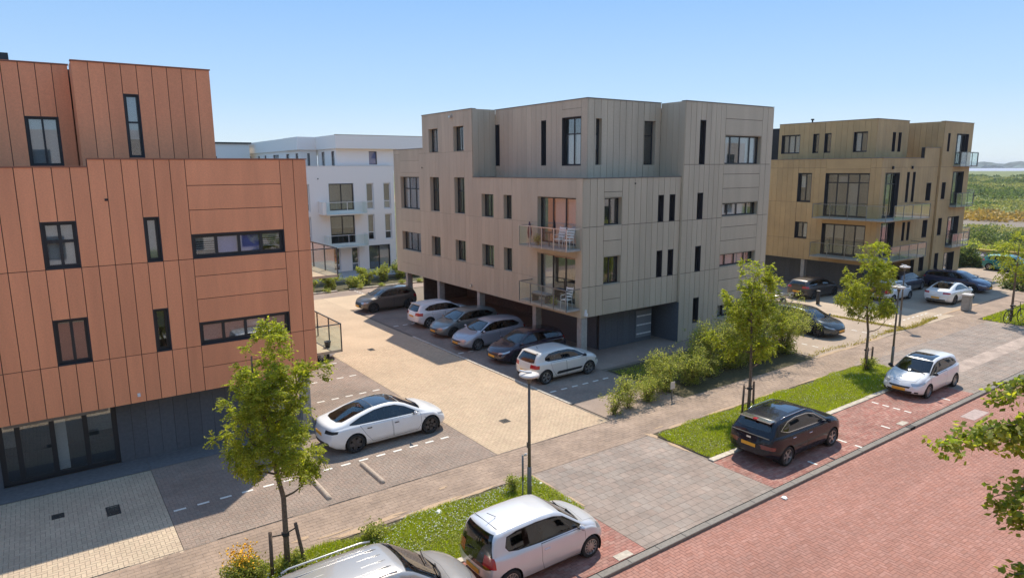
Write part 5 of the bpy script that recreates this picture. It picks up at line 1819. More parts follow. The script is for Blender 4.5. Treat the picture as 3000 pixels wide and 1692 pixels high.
def street_tree(loc, height, z0, rad, label, n_cl=150, nf=7, seed=1, name='street_tree', tint_mat=None, llen=.082, lwid=.042, lean=(0, 0), group=None, split=None, trunk_r=.055, lobes=9):
    rng = random.Random(seed)
    t = thing(name, label, 'tree', (loc[0], loc[1], 0), 0, group)
    split = split or z0 - .3
    bm = bmesh.new()
    top = height - .8
    pts = [(0, 0, -.05), (.01, 0, split * .5), (.02, .01, split)]
    k = split
    x = y = .02
    while k < top:
        k += .6
        x += rng.uniform(-.07, .07) + lean[0] * .05
        y += rng.uniform(-.07, .07) + lean[1] * .05
        pts.append((x, y, min(k, top)))
    rr = [trunk_r * (1 - .85 * (max(0, p[2]) / height) ** 1.1) for p in pts]
    tube(bm, pts, rr, 9)
    obj('trunk', bm, M_BARK, t)
    # limbs: upright, forking
    ends = []
    nb = lobes
    mids = []
    for i in range(nb):
        f = i / (nb - 1)
        zb = split + (top - split) * f * .75
        j = min(range(len(pts)), key=lambda q: abs(pts[q][2] - zb))
        base = Vector(pts[j])
        a = i * 2.4 + rng.uniform(-.4, .4)
        reach = rad * (.75 + .35 * math.sin(PI * min(1, f + .25))) * rng.uniform(.75, 1.1)
        if f > .75: reach *= .65
        rise = (height - base.z) * rng.uniform(.25, .5)
        if i < 2: rise = rng.uniform(.5, 1.0)
        e = base + Vector((math.cos(a) * reach, math.sin(a) * reach, rise))
        m = base.lerp(e, .5) + Vector((0, 0, -.12 - .15 * rise))
        bm = bmesh.new()
        tube(bm, [base, base.lerp(m, .55) + Vector((0, 0, -.03)), m, m.lerp(e, .6) + Vector((0, 0, .05)), e], [.028, .022, .017, .011, .005], 6)
        obj('branch', bm, M_BARK, t)
        ends.append((base, m, e))
    tips, outs = [], []
    for (b, m, e) in ends:
        q = max(3, n_cl // nb)
        for _ in range(q):
            f = rng.uniform(.35, 1.08)
            p = (b.lerp(m, f * 2) if f < .5 else m.lerp(e, (f - .5) * 2))
            o = Vector((rng.gauss(0, 1), rng.gauss(0, 1), rng.gauss(0.2, .8)))
            o.normalize()
            p = p + o * rng.uniform(.05, rad * .38)
            if p.z < z0: p.z = z0 + rng.uniform(0, .5)
            tips.append(p)
            oo = (p - Vector((0, 0, (z0 + height) / 2)))
            oo.normalize()
            outs.append(oo)
    for _ in range(n_cl // 3):
        z = rng.uniform(z0 + .3, height - .1)
        f = (z - z0) / (height - z0)
        r = rad * math.sqrt(max(0, math.sin(PI * (f * .85 + .12)))) * rng.uniform(.1, .8)
        a = rng.uniform(0, 6.28)
        p = Vector((math.cos(a) * r, math.sin(a) * r, z))
        tips.append(p)
        outs.append(Vector((math.cos(a), math.sin(a), .3)).normalized())
    tips = np.array([tuple(p) for p in tips])
    outs = np.array([tuple(p) for p in outs])
    P, Dv = fronds(tips, outs, nf, .26, 10, llen, lwid)
    V, Fq = leaf_quads(P, Dv, llen, lwid)
    me = mesh_np('crown', V, Fq, RNG.random(len(Fq)))
    o = obj('crown', me, tint_mat or M_LEAF, t)
    return t


GT_ = 'young street trees in the verge'
street_tree((4.09, 15.16), 6.2, 2.2, 1.08, 'nearest young ash tree, in the verge before the terracotta block, propped by two stakes', 260, 12, 3, lean=(-1.3, .3), llen=.068, lwid=.036, group=GT_, split=1.87, trunk_r=.075)
street_tree((21.86, 14.83), 6.3, 2.3, 1.2, 'young tree in the verge before the tall hedge, behind the black crossover', 260, 8, 5, group=GT_, split=1.9, trunk_r=.07)
street_tree((31.51, 15.2), 6.15, 2.6, 1.3, 'young tree at the far end of the grass verge beside the second lamp post', 260, 8, 8, group=GT_, split=1.8, trunk_r=.07)
street_tree((48.39, 14.86), 5.6, 2.6, 1.5, 'small tree on the far corner verge with a bicycle leaning on it', 120, 6, 11, group=GT_, trunk_r=.08)


def stakes(x, y, h, label, spots, bars=True):
    t = thing('tree_stakes', label, 'tree stake', (x, y, 0), 0, 'wooden stakes propping the street trees')
    tops = []
    for dx, dy, lx, ly in spots:
        bm = bmesh.new()
        tube(bm, [(dx, dy, -.05), (dx + lx, dy + ly, h)], [.045, .042], 9)
        obj('stake', bm, M_STAKE, t)
        tops.append(Vector((dx + lx, dy + ly, h - .12)))
    bm = bmesh.new()
    for p in tops:
        tube(bm, [p, Vector((0, 0, h - .18))], .016, 6)
    bx(bm, -.075, .075, -.075, .075, h - .22, h - .14)
    obj('tie', bm, M_TIE, t)


stakes(4.09, 15.16, 1.12, 'pair of wooden stakes tied to the nearest tree by the yellow flowers', ((-.38, -.04, .02, 0), (.42, -.02, -.16, .05)))
stakes(21.86, 14.83, 1.25, 'pair of wooden stakes tied to the tree behind the black crossover', ((-.33, .05, .04, 0), (.45, .1, -.05, 0)))
stakes(31.51, 15.2, 1.1, 'pair of wooden stakes against the tree beside the second lamp post', ((-.25, -.15, .05, 0), (.16, -.2, 0, 0)))

# maple whose branches reach into the frame at the right edge (it stands on the near pavement)
t = thing('maple_tree', 'leafy maple branches reaching in from the right edge over the red road', 'tree', (13.8, 2.0, -.1))
bm = bmesh.new()
tube(bm, [(0, 0, 0), (.05, .05, 3), (.1, .1, 6), (.05, .2, 9.5)], [.16, .13, .09, .03], 10)
obj('trunk', bm, M_BARK, t)
tipsM, outM = [], []
rm_ = random.Random(4)


def mbranch(a, b, n, spread, r=.02):
    a, b = Vector(a), Vector(b)
    bm = bmesh.new()
    m = a.lerp(b, .5) + Vector((0, 0, .12))
    tube(bm, [a, m, b], [r, r * .7, r * .25], 6)
    obj('branch', bm, M_BARK, t)
    for i in range(n):
        f = rm_.uniform(.15, 1.0)
        p = (a.lerp(m, f * 2) if f < .5 else m.lerp(b, f * 2 - 1)) + Vector((rm_.gauss(0, spread), rm_.gauss(0, spread), rm_.gauss(-.06, spread * .8)))
        tipsM.append(tuple(p))
        outM.append(tuple((b - a).normalized() * .5 + Vector((rm_.gauss(0, .5), rm_.gauss(0, .5), -.5))))


def wp(px_, py_, d):
    """world point seen at that spot of the view, d metres deep, relative to the maple"""
    v = F_ * 1955.31 + R_ * (px_ - 1500) - U_ * (py_ - 846)
    v = v * (d / 1955.31)
    return Vector((v.x - 13.8, v.y - 2.0, v.z + 9.6))


for (x1, y1, d1, x0, y0, d0, n, sp_) in ((2765, 1292, 10.2, 3100, 1240, 10.6, 95, .11), (2925, 1150, 10.8, 3150, 1110, 10.6, 70, .10), (2900, 1275, 10.6, 3120, 1330, 10.9, 50, .13), (2985, 1420, 10.2, 3150, 1380, 10.4, 28, .09),
                                     (2905, 1455, 10.0, 3150, 1430, 10.2, 36, .09), (2960, 1500, 9.8, 3120, 1560, 10.2, 52, .12), (2975, 1680, 9.6, 3120, 1720, 9.8, 30, .08)):
    e_, s_ = wp(x1, y1, d1), wp(x0, y0, d0)
    mbranch(s_, e_, n, sp_)
    bm = bmesh.new()
    tube(bm, [Vector((.07, .1, s_.z - .6)), s_], [.03, .02], 6)
    obj('branch', bm, M_BARK, t)
for _ in range(420):     # the rest of the crown, outside the frame
    a = rm_.uniform(0, 6.28); zz = rm_.uniform(4.2, 9.5); r = rm_.uniform(.2, 1.0) * 1.5
    tipsM.append((.6 + math.cos(a) * r, -.3 + math.sin(a) * r, zz)); outM.append((math.cos(a), math.sin(a), -.2))
tipsM, outM = np.array(tipsM), np.array(outM)
TT = np.repeat(tipsM, 7, axis=0) + RNG.normal(size=(len(tipsM) * 7, 3)) * .05
OO = np.repeat(outM, 7, axis=0) + RNG.normal(size=(len(tipsM) * 7, 3)) * .6
V, Fq = leaf_quads(TT, OO, .105, .085, .8)
obj('crown', mesh_np('crown', V, Fq, RNG.random(len(Fq))), M_MAPLE, t)


# shrubs
def shrub(x, y, rx, ry, h, label, n, seed, name='shrub', group=None, m=None, llen=.068, lwid=.042, cat='shrub', stems=7):
    rng = random.Random(seed)
    t = thing(name, label, cat, (x, y, 0), 0, group)
    tips, outs = [], []
    bm = bmesh.new()
    S_ = []
    for i in range(stems):
        a = rng.uniform(0, 6.28)
        r = rng.uniform(.35, 1.0)
        e = Vector((math.cos(a) * rx * r, math.sin(a) * ry * r, h * rng.uniform(.75, 1.12) * (1.1 - .45 * r)))
        m_ = Vector((e.x * .35, e.y * .35, e.z * .55))
        tube(bm, [(e.x * .08, e.y * .08, 0), m_, e], [.018, .012, .004], 5)
        S_.append((m_, e))
    obj('stem', bm, M_BARK, t)
    for i in range(n):
        m_, e = rng.choice(S_)
        f = rng.random() ** .8
        base = Vector((0, 0, 0)).lerp(m_, f * 2) if f < .35 else m_.lerp(e, (f - .35) / .65)
        o = Vector((rng.gauss(0, 1), rng.gauss(0, 1), rng.gauss(0, .8))).normalized()
        p = base + Vector((o.x * rx, o.y * ry, o.z * h * .5)) * rng.uniform(.08, .42)
        if p.z < .05: p.z = rng.uniform(.05, .3)
        tips.append(tuple(p))
        outs.append((o.x, o.y, .35))
    T = np.array(tips); O = np.array(outs)
    k = 13
    TT = np.repeat(T, k, axis=0) + RNG.normal(size=(n * k, 3)) * .065
    OO = np.repeat(O, k, axis=0) + RNG.normal(size=(n * k, 3)) * .8
    V, Fq = leaf_quads(TT, OO, llen, lwid, .7)
    obj('foliage', mesh_np('foliage', V, Fq, RNG.random(len(Fq))), m or M_LEAF2, t)
    return t


HG_ = 'shrubs of the hedge between the pavement and the taupe block'
for i, (x, y, rx, ry, h, n, lab) in enumerate((
        (17.7, 18.0, .75, .5, 1.05, 130, 'sparse low shrub at the near tip of the hedge beside the buff aisle'),
        (18.7, 18.2, .8, .55, 1.3, 170, 'small open shrub, second from the near tip of the hedge'),
        (19.9, 18.25, .9, .65, 1.35, 260, 'bright leafy shrub behind the small white sign'),
        (21.4, 18.7, 1.1, .8, 1.9, 460, 'medium shrub of the hedge left of the second street tree'),
        (23.1, 18.7, 1.2, .9, 1.8, 560, 'broad shrub behind the crown of the second street tree'),
        (24.8, 19.0, 1.3, 1.1, 2.5, 760, 'tall hedge shrub right of the second street tree'),
        (26.7, 19.1, 1.6, 1.2, 2.8, 1100, 'tall hedge shrub with pale leaves before the taupe wall'),
        (28.7, 19.2, 1.7, 1.4, 3.4, 1500, 'highest dense shrub of the hedge near its far end'),
        (31.0, 19.1, 1.7, 1.35, 3.0, 1300, 'rounded shrub at the far end of the hedge by the slate estate car'))):
    shrub(x, y, rx, ry, h, lab, n, 20 + i, 'hedge_shrub', HG_, stems=9 + n // 90)
BS_ = 'low shrubs in the bed before the white block'
for i, (x, y, rx, h, n, lab) in enumerate((
        (17.0, 51.6, 1.0, 1.3, 200, 'low green shrub in the far bed beside the terracotta wall'),
        (18.9, 51.8, 1.1, 1.5, 240, 'dull green shrub in the far bed below the glass balcony'),
        (20.6, 51.2, .8, 1.0, 160, 'bright low shrub at the edge stones of the far bed'),
        (22.2, 52.4, 1.0, 1.5, 220, 'yellow green shrub in the middle of the far bed'),
        (24.2, 53.2, 1.0, 1.4, 220, 'pale leafed shrub in the far bed before the white wall'),
        (26.0, 53.6, .95, 1.4, 220, 'round green shrub in the far bed right of the pale one'),
        (27.9, 54.0, 1.0, 1.8, 260, 'brightest yellow green shrub by the end column of the taupe block'))):
    shrub(x, y, rx, .8, h, lab, n, 60 + i, 'garden_shrub', BS_, llen=.11, lwid=.08)
sheet('planting_bed', 12, 40, 50.65, 54.55, -.004, M_SOIL)
kerb_row(14, 30, 50.42, 50.64, M_KERBL, 1.0, .12, 'bed_edging', .12)
for i, (x, y, r, h) in enumerate(((18.3, 50.55, .35, .35), (20.9, 50.5, .4, .4), (22.9, 50.5, .35, .35), (24.6, 50.5, .4, .4), (26.3, 50.5, .3, .3))):
    shrub(x, y, r, r, h, ('weed tuft over the bed edging beside the glass balcony', 'weed tuft in front of the bed edging, second from left', 'weed tuft in front of the bed edging, in the middle', 'weed tuft on the bed edging, second from right', 'weed tuft on the bed edging nearest the end column')[i], 40, 90 + i, 'weed', 'weeds along the far bed edging', stems=3, cat='weed')

# grass verges
VERGES = ((-4, 11.78, 13.13, 15.69, 'near'), (17.42, 32.6, 13.17, 15.69, 'mid'), (47.65, 75, 11.9, 16.3, 'far'))


def in_verge(x, y, k):
    if k == 0:      # slanted right tip and worn edge
        return (x < 11.85 - .02 * abs(y - 14)) & (y < 15.6 + .12 * np.sin(x * 1.7) + .06 * np.sin(x * 5.1))
    if k == 1:
        return (y < 15.62 + .1 * np.sin(x * 1.3 + 1) + .06 * np.sin(x * 4.3)) & (x > 17.45 + .04 * np.sin(y * 5)) & (x < 32.9 - (15.7 - y) * .3)
    return (y > 12.3) & (y < 16.3 - .2 * np.exp(-(x - 47.7)))


for k, (x0, x1, y0, y1, nm) in enumerate(VERGES):
    s = sheet('verge', x0, x1, y0, y1 - .02, 0.004, M_SOIL)
    area = (x1 - x0) * (y1 - y0)
    n = int(area * (2900 if k == 0 else 2000 if k == 1 else 260))
    x = RNG.uniform(x0 - .05, x1 + .12, n); y = RNG.uniform(y0 - .03, y1 + .12, n)
    ok = in_verge(x, y, k)
    x, y = x[ok], y[ok]
    # clumpy height field
    hh = .045 + .05 * (np.sin(x * 1.9 + np.sin(y * 2.3) * 2) * .5 + .5) * (np.sin(y * 3.1 + x * .7) * .5 + .5) + RNG.uniform(0, .05, len(x))
    if k == 2: hh = hh * 1.4
    n = len(x)
    a = RNG.uniform(0, 6.28, n)
    w = (.006 if k < 2 else .018) * RNG.uniform(.8, 1.6, n)
    ln = RNG.uniform(.15, .75, n)
    b = RNG.uniform(0, 6.28, n)
    V = np.zeros((n, 3, 3))
    V[:, 0] = np.stack([x - np.cos(a) * w, y - np.sin(a) * w, np.zeros(n)], 1)
    V[:, 1] = np.stack([x + np.cos(a) * w, y + np.sin(a) * w, np.zeros(n)], 1)
    V[:, 2] = np.stack([x + np.cos(b) * hh * ln, y + np.sin(b) * hh * ln, hh], 1)
    me = mesh_np('grass', V.reshape(-1, 3), np.arange(n * 3).reshape(-1, 3), RNG.random(n))
    o = obj('grass', me, M_GRASS)
    tag(o, {0: 'near grass verge dotted with white clover beside the parked silver hatchback', 1: 'long grass verge behind the black crossover', 2: 'rough grass on the far corner under the bicycle'}[k], 'grass', kind='stuff')
    # broad clover leaves
    n = int(area * (420 if k == 0 else 200 if k == 1 else 40))
    x = RNG.uniform(x0, x1, n); y = RNG.uniform(y0, y1, n)
    ok = in_verge(x, y, k)
    x, y = x[ok], y[ok]
    P = np.stack([x, y, RNG.uniform(.02, .09, len(x))], 1)
    Dv = RNG.normal(size=P.shape); Dv[:, 2] = np.abs(Dv[:, 2]) * .3
    V, Fq = leaf_quads(P, Dv, .05, .04, 2)
    o = obj('clover_leaf', mesh_np('clover_leaf', V, Fq, RNG.random(len(Fq))), M_LEAF2)
    tag(o, 'broad clover leaves among the grass of the %s verge' % {0: 'near', 1: 'long', 2: 'far corner'}[k], 'clover', kind='stuff')
    if k < 2:
        n = int(area * (95 if k == 0 else 18))
        x = RNG.uniform(x0, x1, n); y = RNG.uniform(y0, y1, n)
        ok = in_verge(x, y, k) & (np.sin(x * 1.1 + 2) * np.sin(y * 2.2 + x * .4) > -.35)
        x, y = x[ok], y[ok]
        n = len(x)
        r = RNG.uniform(.010, .020, n)[:, None]
        O8 = np.array([(1, 0, 0), (0, 1, 0), (-1, 0, 0), (0, -1, 0), (0, 0, .8), (0, 0, -.8)])
        C_ = np.stack([x, y, RNG.uniform(.08, .15, n)], 1)
        V = (C_[:, None, :] + O8[None] * r[:, :, None])
        Fo = np.array([(0, 1, 4), (1, 2, 4), (2, 3, 4), (3, 0, 4), (1, 0, 5), (2, 1, 5), (3, 2, 5), (0, 3, 5)])
        FF = (np.arange(n)[:, None, None] * 6 + Fo[None]).reshape(-1, 3)
        o = obj('clover_flower', mesh_np('clover_flower', V.reshape(-1, 3), FF), M_CLOVER)
        tag(o, 'white clover flower heads in the %s verge' % ('near' if k == 0 else 'long'), 'clover flowers', kind='stuff')
# strip of lawn between hedge and taupe block
sheet('garden_strip', 21.5, 31.2, 17.62, 22.4, -0.004, M_SOIL)
n = 9000
x = RNG.uniform(21.5, 31.0, n); y = RNG.uniform(19.3, 22.0, n)
P = np.stack([x, y, np.zeros(n)], 1); Dv = RNG.normal(size=P.shape) * .4; Dv[:, 2] = 1
V, Fq = leaf_quads(P, Dv, .1, .02, 0)
tag(obj('grass', mesh_np('grass', V, Fq, RNG.random(n)), M_GRASS), 'shaded grass strip between the hedge and the taupe wall', 'grass', kind='stuff')
n = 3500
x = RNG.uniform(31.3, 46, n); y = 17.75 + RNG.gamma(1.3, .12, n) + .15 * np.sin(x)
x2 = 41.25 + RNG.normal(0, .1, 1500); y2 = RNG.uniform(17.9, 23, 1500)
keep = (x > 39.5) | (RNG.random(n) < .25)
x = np.concatenate([x[keep], x2]); y = np.concatenate([y[keep], y2])
P = np.stack([x, y, np.zeros(len(x))], 1); Dv = RNG.normal(size=P.shape) * .5; Dv[:, 2] = 1
V, Fq = leaf_quads(P, Dv, .12, .03, 0)
tag(obj('grass', mesh_np('grass', V, Fq, RNG.random(len(Fq))), leaf_mat('dry_grass', (.30, .30, .06), (.35, .26, .08), .3)), 'dry grass tufts along the edge of the second lot', 'grass', kind='stuff')

# dock and yellow flowers at the foot of the near tree
shrub(3.2, 15.3, .62, .35, .55, 'clump of leafy yellow flowered weeds round the left stake of the near tree', 220, 201, 'flowering_weed', None, cat='flowering weed', llen=.07, lwid=.035)
t = bpy.data.objects['flowering_weed']
n = 420
C_ = np.stack([RNG.normal(-.12, .22, n), RNG.normal(.1, .16, n), RNG.uniform(.35, .85, n)], 1)
ok = (np.abs(C_[:, 0] + .15) < .42)
V, Fq = leaf_quads(C_[ok], RNG.normal(size=(ok.sum(), 3)), .055, .045, .3)
obj('flower_head', mesh_np('flower_head', V, Fq, None), M_YFLOW, t)['kind'] = 'stuff'
shrub(4.25, 15.2, .45, .3, .32, 'low green weeds at the foot of the near tree trunk', 90, 202, 'weed', None, cat='weed')
shrub(6.3, 15.2, .35, .25, .36, 'dark green weed clump at the back edge of the near verge', 80, 203, 'weed', None, cat='weed')
shrub(31.4, 15.0, .5, .4, .55, 'tall weeds round the foot of the tree beside the second lamp post', 120, 204, 'weed', None, cat='weed')
shrub(22.0, 14.7, .35, .3, .42, 'weeds round the foot of the tree behind the black crossover', 70, 205, 'weed', None, cat='weed')
shrub(10.75, 15.1, .2, .15, .5, 'dark weed behind the near lamp post', 40, 206, 'weed', None, cat='weed')

# drifted sand on the pavement edges
def blob(cx, cy, rx, ry, seed, z=.006):
    r_ = random.Random(seed)
    bm = bmesh.new()
    K = 26
    vs = []
    ph = [r_.uniform(0, 6.28) for _ in range(4)]
    for i in range(K):
        a = 2 * PI * i / K
        f = 1 + .22 * math.sin(2 * a + ph[0]) + .18 * math.sin(3 * a + ph[1]) + .12 * math.sin(7 * a + ph[2])
        vs.append(bm.verts.new((cx + math.cos(a) * rx * f, cy + math.sin(a) * ry * f, z)))
    c = bm.verts.new((cx, cy, z + .006))
    for i in range(K):
        bm.faces.new((c, vs[i], vs[(i + 1) % K]))
    return bm


sd = None
for i, (cx, cy, rx, ry) in enumerate(((8.4, 15.78, 1.1, .10), (9.8, 15.75, .7, .08), (6.4, 15.85, .9, .12), (7.3, 16.0, .35, .06), (5.6, 16.05, .4, .05), (11.9, 15.2, .05, .5), (11.92, 13.6, .05, .3), (17.3, 15.6, .1, .3),
                                      (17.28, 14.4, .07, .6), (19.0, 15.72, .8, .08), (21.5, 15.74, 1.2, .07), (24.8, 15.74, 1.0, .06), (27.8, 15.75, 1.0, .06), (18.1, 16.0, .2, .05), (4.8, 16.3, .2, .08), (9.2, 16.6, .15, .05), (33.5, 17.6, 1.8, .12), (37.0, 17.7, 1.5, .15), (49.3, 18.25, 1.5, .12), (53, 18.3, 2.5, .1))):
    o = obj('blown_sand' , blob(cx, cy, rx, ry, i, .008 + .0005 * (i % 3)), M_SANDY)
    o['kind'] = 'structure'
# ---------------------------------------------------------------- street furniture
M_POST = mat('lamp_post_paint', (0.13, 0.115, 0.095), .6, 25, .12)
M_POST2 = mat('lamp_post_grey', (0.16, 0.17, 0.17), .55, 25, .12)
M_HEAD = mat('lamp_head_grey', (0.62, 0.58, 0.54), .4)


def lamp_post(x, y, label, h=3.75, pipe=False, head=True):
    t = thing('lamp_post', label, 'street lamp', (x, y, 0), 0, 'slim street lamps along the pavement')
    bm = bmesh.new(); tube(bm, [(0, 0, 0), (0, 0, 1.0), (0, 0, 1.02)], [.066, .064, .05], 14); obj('base_section', bm, M_POST2, t)
    bm = bmesh.new(); tube(bm, [(0, 0, 1.02), (0, 0, h - .22)], [.05, .036], 14); obj('post', bm, M_POST, t)
    bm = bmesh.new(); bx(bm, -.012, .012, -.0525, -.04, .55, .8); obj('service_door', bm, M_POST2, t)
    bm = bmesh.new(); tube(bm, [(0, 0, h - .22), (0, 0, h - .10), (0, 0, h - .02)], [.045, .075, .09], 14); obj('collar', bm, M_POST, t)
    bm = bmesh.new(); tube(bm, [(0, 0, h - .02), (0, 0, h + .01), (0, 0, h + .055), (0, 0, h + .085)], [.24, .285, .285, .16], 32); hd = obj('lamp_head', bm, M_HEAD, t)
    bm = bmesh.new(); tube(bm, [(-.30, .07, h + .20), (-.12, .03, h + .14), (.06, -.02, h + .10)], [.03, .032, .05], 8); obj('sensor_arm', bm, M_WFRAME, hd)
    if pipe:
        bm = bmesh.new(); tube(bm, [(-.12, .16, 0), (-.12, .16, .55)], .02, 8); tube(bm, [(-.12, .16, .55), (-.12, .16, 1.35)], .03, 8); obj('marker_rod', bm, M_POST2, t)
        bm = bmesh.new(); bx(bm, -.075, -.052, -.03, .03, 1.62, 1.78); obj('number_tag', bm, M_POST, t)
        bm = bmesh.new(); tube(bm, [(-.10, .10, 1.36), (-.06, .04, 1.42)], .035, 8); obj('bracket', bm, M_HEAD, t)
    return t


lamp_post(10.9, 14.48, 'near slim lamp post with a pale disc head, rising behind the silver hatchback', pipe=True)
lamp_post(32.85, 14.61, 'second slim lamp post standing behind the white hatchback facing the camera', 3.85)
lamp_post(41.65, 18.3, 'farther slim lamp post at the corner of the second lot', 3.6)

# concrete wheel stops
for x, lab in ((6.18, 'left rounded concrete wheel stop on the grey bay'), (7.89, 'right rounded concrete wheel stop on the grey bay')):
    bm = bmesh.new()
    n = 14
    ring = []
    for (yy, s) in ((-.87, .2), (-.855, .6), (-.82, .88), (-.76, 1), (.76, 1), (.82, .88), (.855, .6), (.87, .2)):
        ring.append([bm.verts.new((math.cos(PI * k / (n - 1)) * .085 * (s ** .5), yy, math.sin(PI * k / (n - 1)) * .115 * s)) for k in range(n)])
    for a, b in zip(ring, ring[1:]):
        for k in range(n - 1):
            f = bm.faces.new((a[k], a[k + 1], b[k + 1], b[k])); f.smooth = True
    bm.faces.new(ring[0]); bm.faces.new(ring[-1][::-1])
    bmesh.ops.recalc_face_normals(bm, faces=bm.faces[:])
    o = obj('wheel_stop', bm, mat('worn_concrete', (0.44, 0.35, 0.27), .9, 9, .2, .4, 60), loc=(x, 18.8, 0.0))
    tag(o, lab, 'wheel stop', 'concrete wheel stops')

# grey utility cabinet / waste bin on the far corner
t = thing('concrete_bin', 'pale concrete litter bin with a lid beside the white coupe', 'bin', (49.9, 17.85, 0), .1)
bm = bmesh.new(); bx(bm, -.3, .3, -.25, .25, 0, 1.0); bmesh.ops.bevel(bm, geom=bm.edges[:], offset=.04, segments=2, affect='EDGES'); obj('body', bm, M_CONC, t)
bm = bmesh.new(); bx(bm, -.36, .36, -.3, .3, 1.002, 1.12); bmesh.ops.bevel(bm, geom=bm.edges[:], offset=.03, segments=2, affect='EDGES'); obj('lid', bm, M_HEAD, t)
# dark bollard near the trailer
t = thing('bollard', 'short dark square post at the edge of the second lot', 'bollard', (44.1, 24.9, 0))
box_obj('post', -.09, .09, -.09, .09, 0, .95, M_FRAME, t)
box_obj('cap', -.1, .1, -.1, .1, .951, .98, M_CONC, t)
# small white sign in the hedge
t = thing('small_sign', 'small pale sign on a short post among the hedge shrubs', 'sign', (20.75, 17.72, 0))
box_obj('post', -.02, .02, -.02, .02, 0, .62, M_STEEL, t)
box_obj('sign_plate', -.13, .13, -.035, -.021, .50, .80, M_HEAD, t)
# boat trailer
t = thing('trailer', 'low flat trailer with pale side rails parked behind the dark estate in the shade', 'trailer', (41.8, 27.0, 0), 0)
bm = bmesh.new()
bx(bm, -1.5, 1.3, -.8, -.74, .45, .52); bx(bm, -1.5, 1.3, .74, .8, .45, .52); bx(bm, -1.5, -1.44, -.74, .74, .45, .52); bx(bm, 1.24, 1.3, -.74, .74, .45, .52)
obj('frame', bm, M_STEEL, t)
box_obj('deck', -1.43, 1.23, -.73, .73, .44, .47, M_WOODD, t)
for y in (-.8, .8):
    bm = bmesh.new(); tube(bm, [(-1.5, y, .75), (1.3, y, .75)], .035, 8); tube(bm, [(-1.5, y, .52), (-1.5, y, .75)], .02, 6); tube(bm, [(1.3, y, .52), (1.3, y, .75)], .02, 6); obj('side_rail', bm, M_ALU, t)
bm = bmesh.new(); tube(bm, [(1.3, -.5, .48), (2.5, 0, .5)], .035, 8); tube(bm, [(1.3, .5, .48), (2.5, 0, .5)], .035, 8); obj('drawbar', bm, M_STEEL, t)
for y in (-.86, .86):
    bm = bmesh.new(); tube(bm, [(0, y - .07, .28), (0, y + .07, .28)], .28, 18); w = obj('wheel', bm, M_TYRE, t)
    bm = bmesh.new(); tube(bm, [(0, y - .075, .28), (0, y + .075, .28)], .15, 14); obj('rim', bm, M_HEAD, w)

# bicycle leaning at the far tree
t = thing('bicycle', 'dark bicycle leaning on the small tree at the far corner verge', 'bicycle', (48.0, 14.55, 0.04), math.radians(-12))
t.scale = (1.22, 1.22, 1.22)
def wheel_ring(bm, cx, r, rt, n=26):
    pts = [(cx + r * math.cos(2 * PI * k / n), 0, .34 + r * math.sin(2 * PI * k / n)) for k in range(n + 1)]
    tube(bm, pts, rt, 6, cap=False)
for cx in (-.54, .54):
    bm = bmesh.new(); wheel_ring(bm, cx, .33, .02)
    w = obj('wheel', bm, M_TYRE, t)
    bm = bmesh.new()
    for k in range(12):
        a = PI * k / 6
        tube(bm, [(cx, 0, .34), (cx + .31 * math.cos(a), 0, .34 + .31 * math.sin(a))], .003, 4)
    tube(bm, [(cx, -.03, .34), (cx, .03, .34)], .025, 8)
    obj('spokes', bm, M_ALU, w)
bm = bmesh.new()
for a, b in (((-.54, 0, .34), (-.12, 0, .30)), ((-.12, 0, .30), (-.22, 0, .82)), ((-.54, 0, .34), (-.20, 0, .72)), ((-.12, 0, .30), (.38, 0, .70)), ((-.2, 0, .74), (.36, 0, .84)), ((.36, 0, .88), (.42, 0, .62)), ((.42, 0, .62), (.54, 0, .34))):
    tube(bm, [a, b], .017, 7)
obj('frame', bm, M_BTRIM, t)
bm = bmesh.new(); bx(bm, -.36, -.12, -.07, .07, .86, .92); tube(bm, [(-.22, 0, .82), (-.23, 0, .87)], .014, 6); obj('saddle', bm, M_TYRE, t)
bm = bmesh.new(); tube(bm, [(.36, 0, .88), (.34, 0, 1.02)], .014, 6); tube(bm, [(.22, -.3, 1.0), (.34, -.2, 1.04), (.34, .2, 1.04), (.22, .3, 1.0)], .013, 7); obj('handlebar', bm, M_BTRIM, t)
bm = bmesh.new(); tube(bm, [(-.54, -.02, .72), (-.2, -.02, .72)], .012, 6); tube(bm, [(-.54, -.02, .72), (-.54, -.02, .36)], .01, 6); bx(bm, -.7, -.25, -.08, .08, .72, .735); obj('luggage_rack', bm, M_BTRIM, t)

# litter
for x, y, z, s, lab in ((8.35, 15.35, .05, .11, 'crumpled white litter bag at the back edge of the near verge'), (11.75, 15.05, .03, .07, 'small white litter at the corner of the near verge'), (17.05, 10.2, -.06, .10, 'white scrap of paper on the red road by the kerb')):
    bm = bmesh.new()
    bmesh.ops.create_icosphere(bm, subdivisions=2, radius=s)
    rr_ = random.Random(int(x * 100))
    for v in bm.verts:
        v.co *= rr_.uniform(.6, 1.15)
        v.co.z *= .45
    tag(obj('litter', bm, M_WFRAME, loc=(x, y, z)), lab, 'litter', 'white litter lying about')

# dropped brick stone caps in the strip
for x, y, lab in ((25.7, 10.85, 'pale stone slab in the red parking strip by the kerb'), (11.05, 10.8, 'pale stone slab at the end of the near kerb')):
    tag(box_obj('stone_slab', x - .25, x + .25, y - .12, y + .12, -.01, .012, M_KERBL), lab, 'paving slab', 'pale slabs in the kerb strip')
sheet('road_patch', 28.4, 29.8, 9.45, 9.95, -0.0705, mat('pale_patch', (0.40, 0.31, 0.28), .9, 8, .15))
sheet('drive_patch', 34.5, 47.5, 12.2, 13.0, .0045, mat('pale_tile_patch', (0.37, 0.29, 0.24), .9, 8, .12, big=.25, bigscale=1.2))

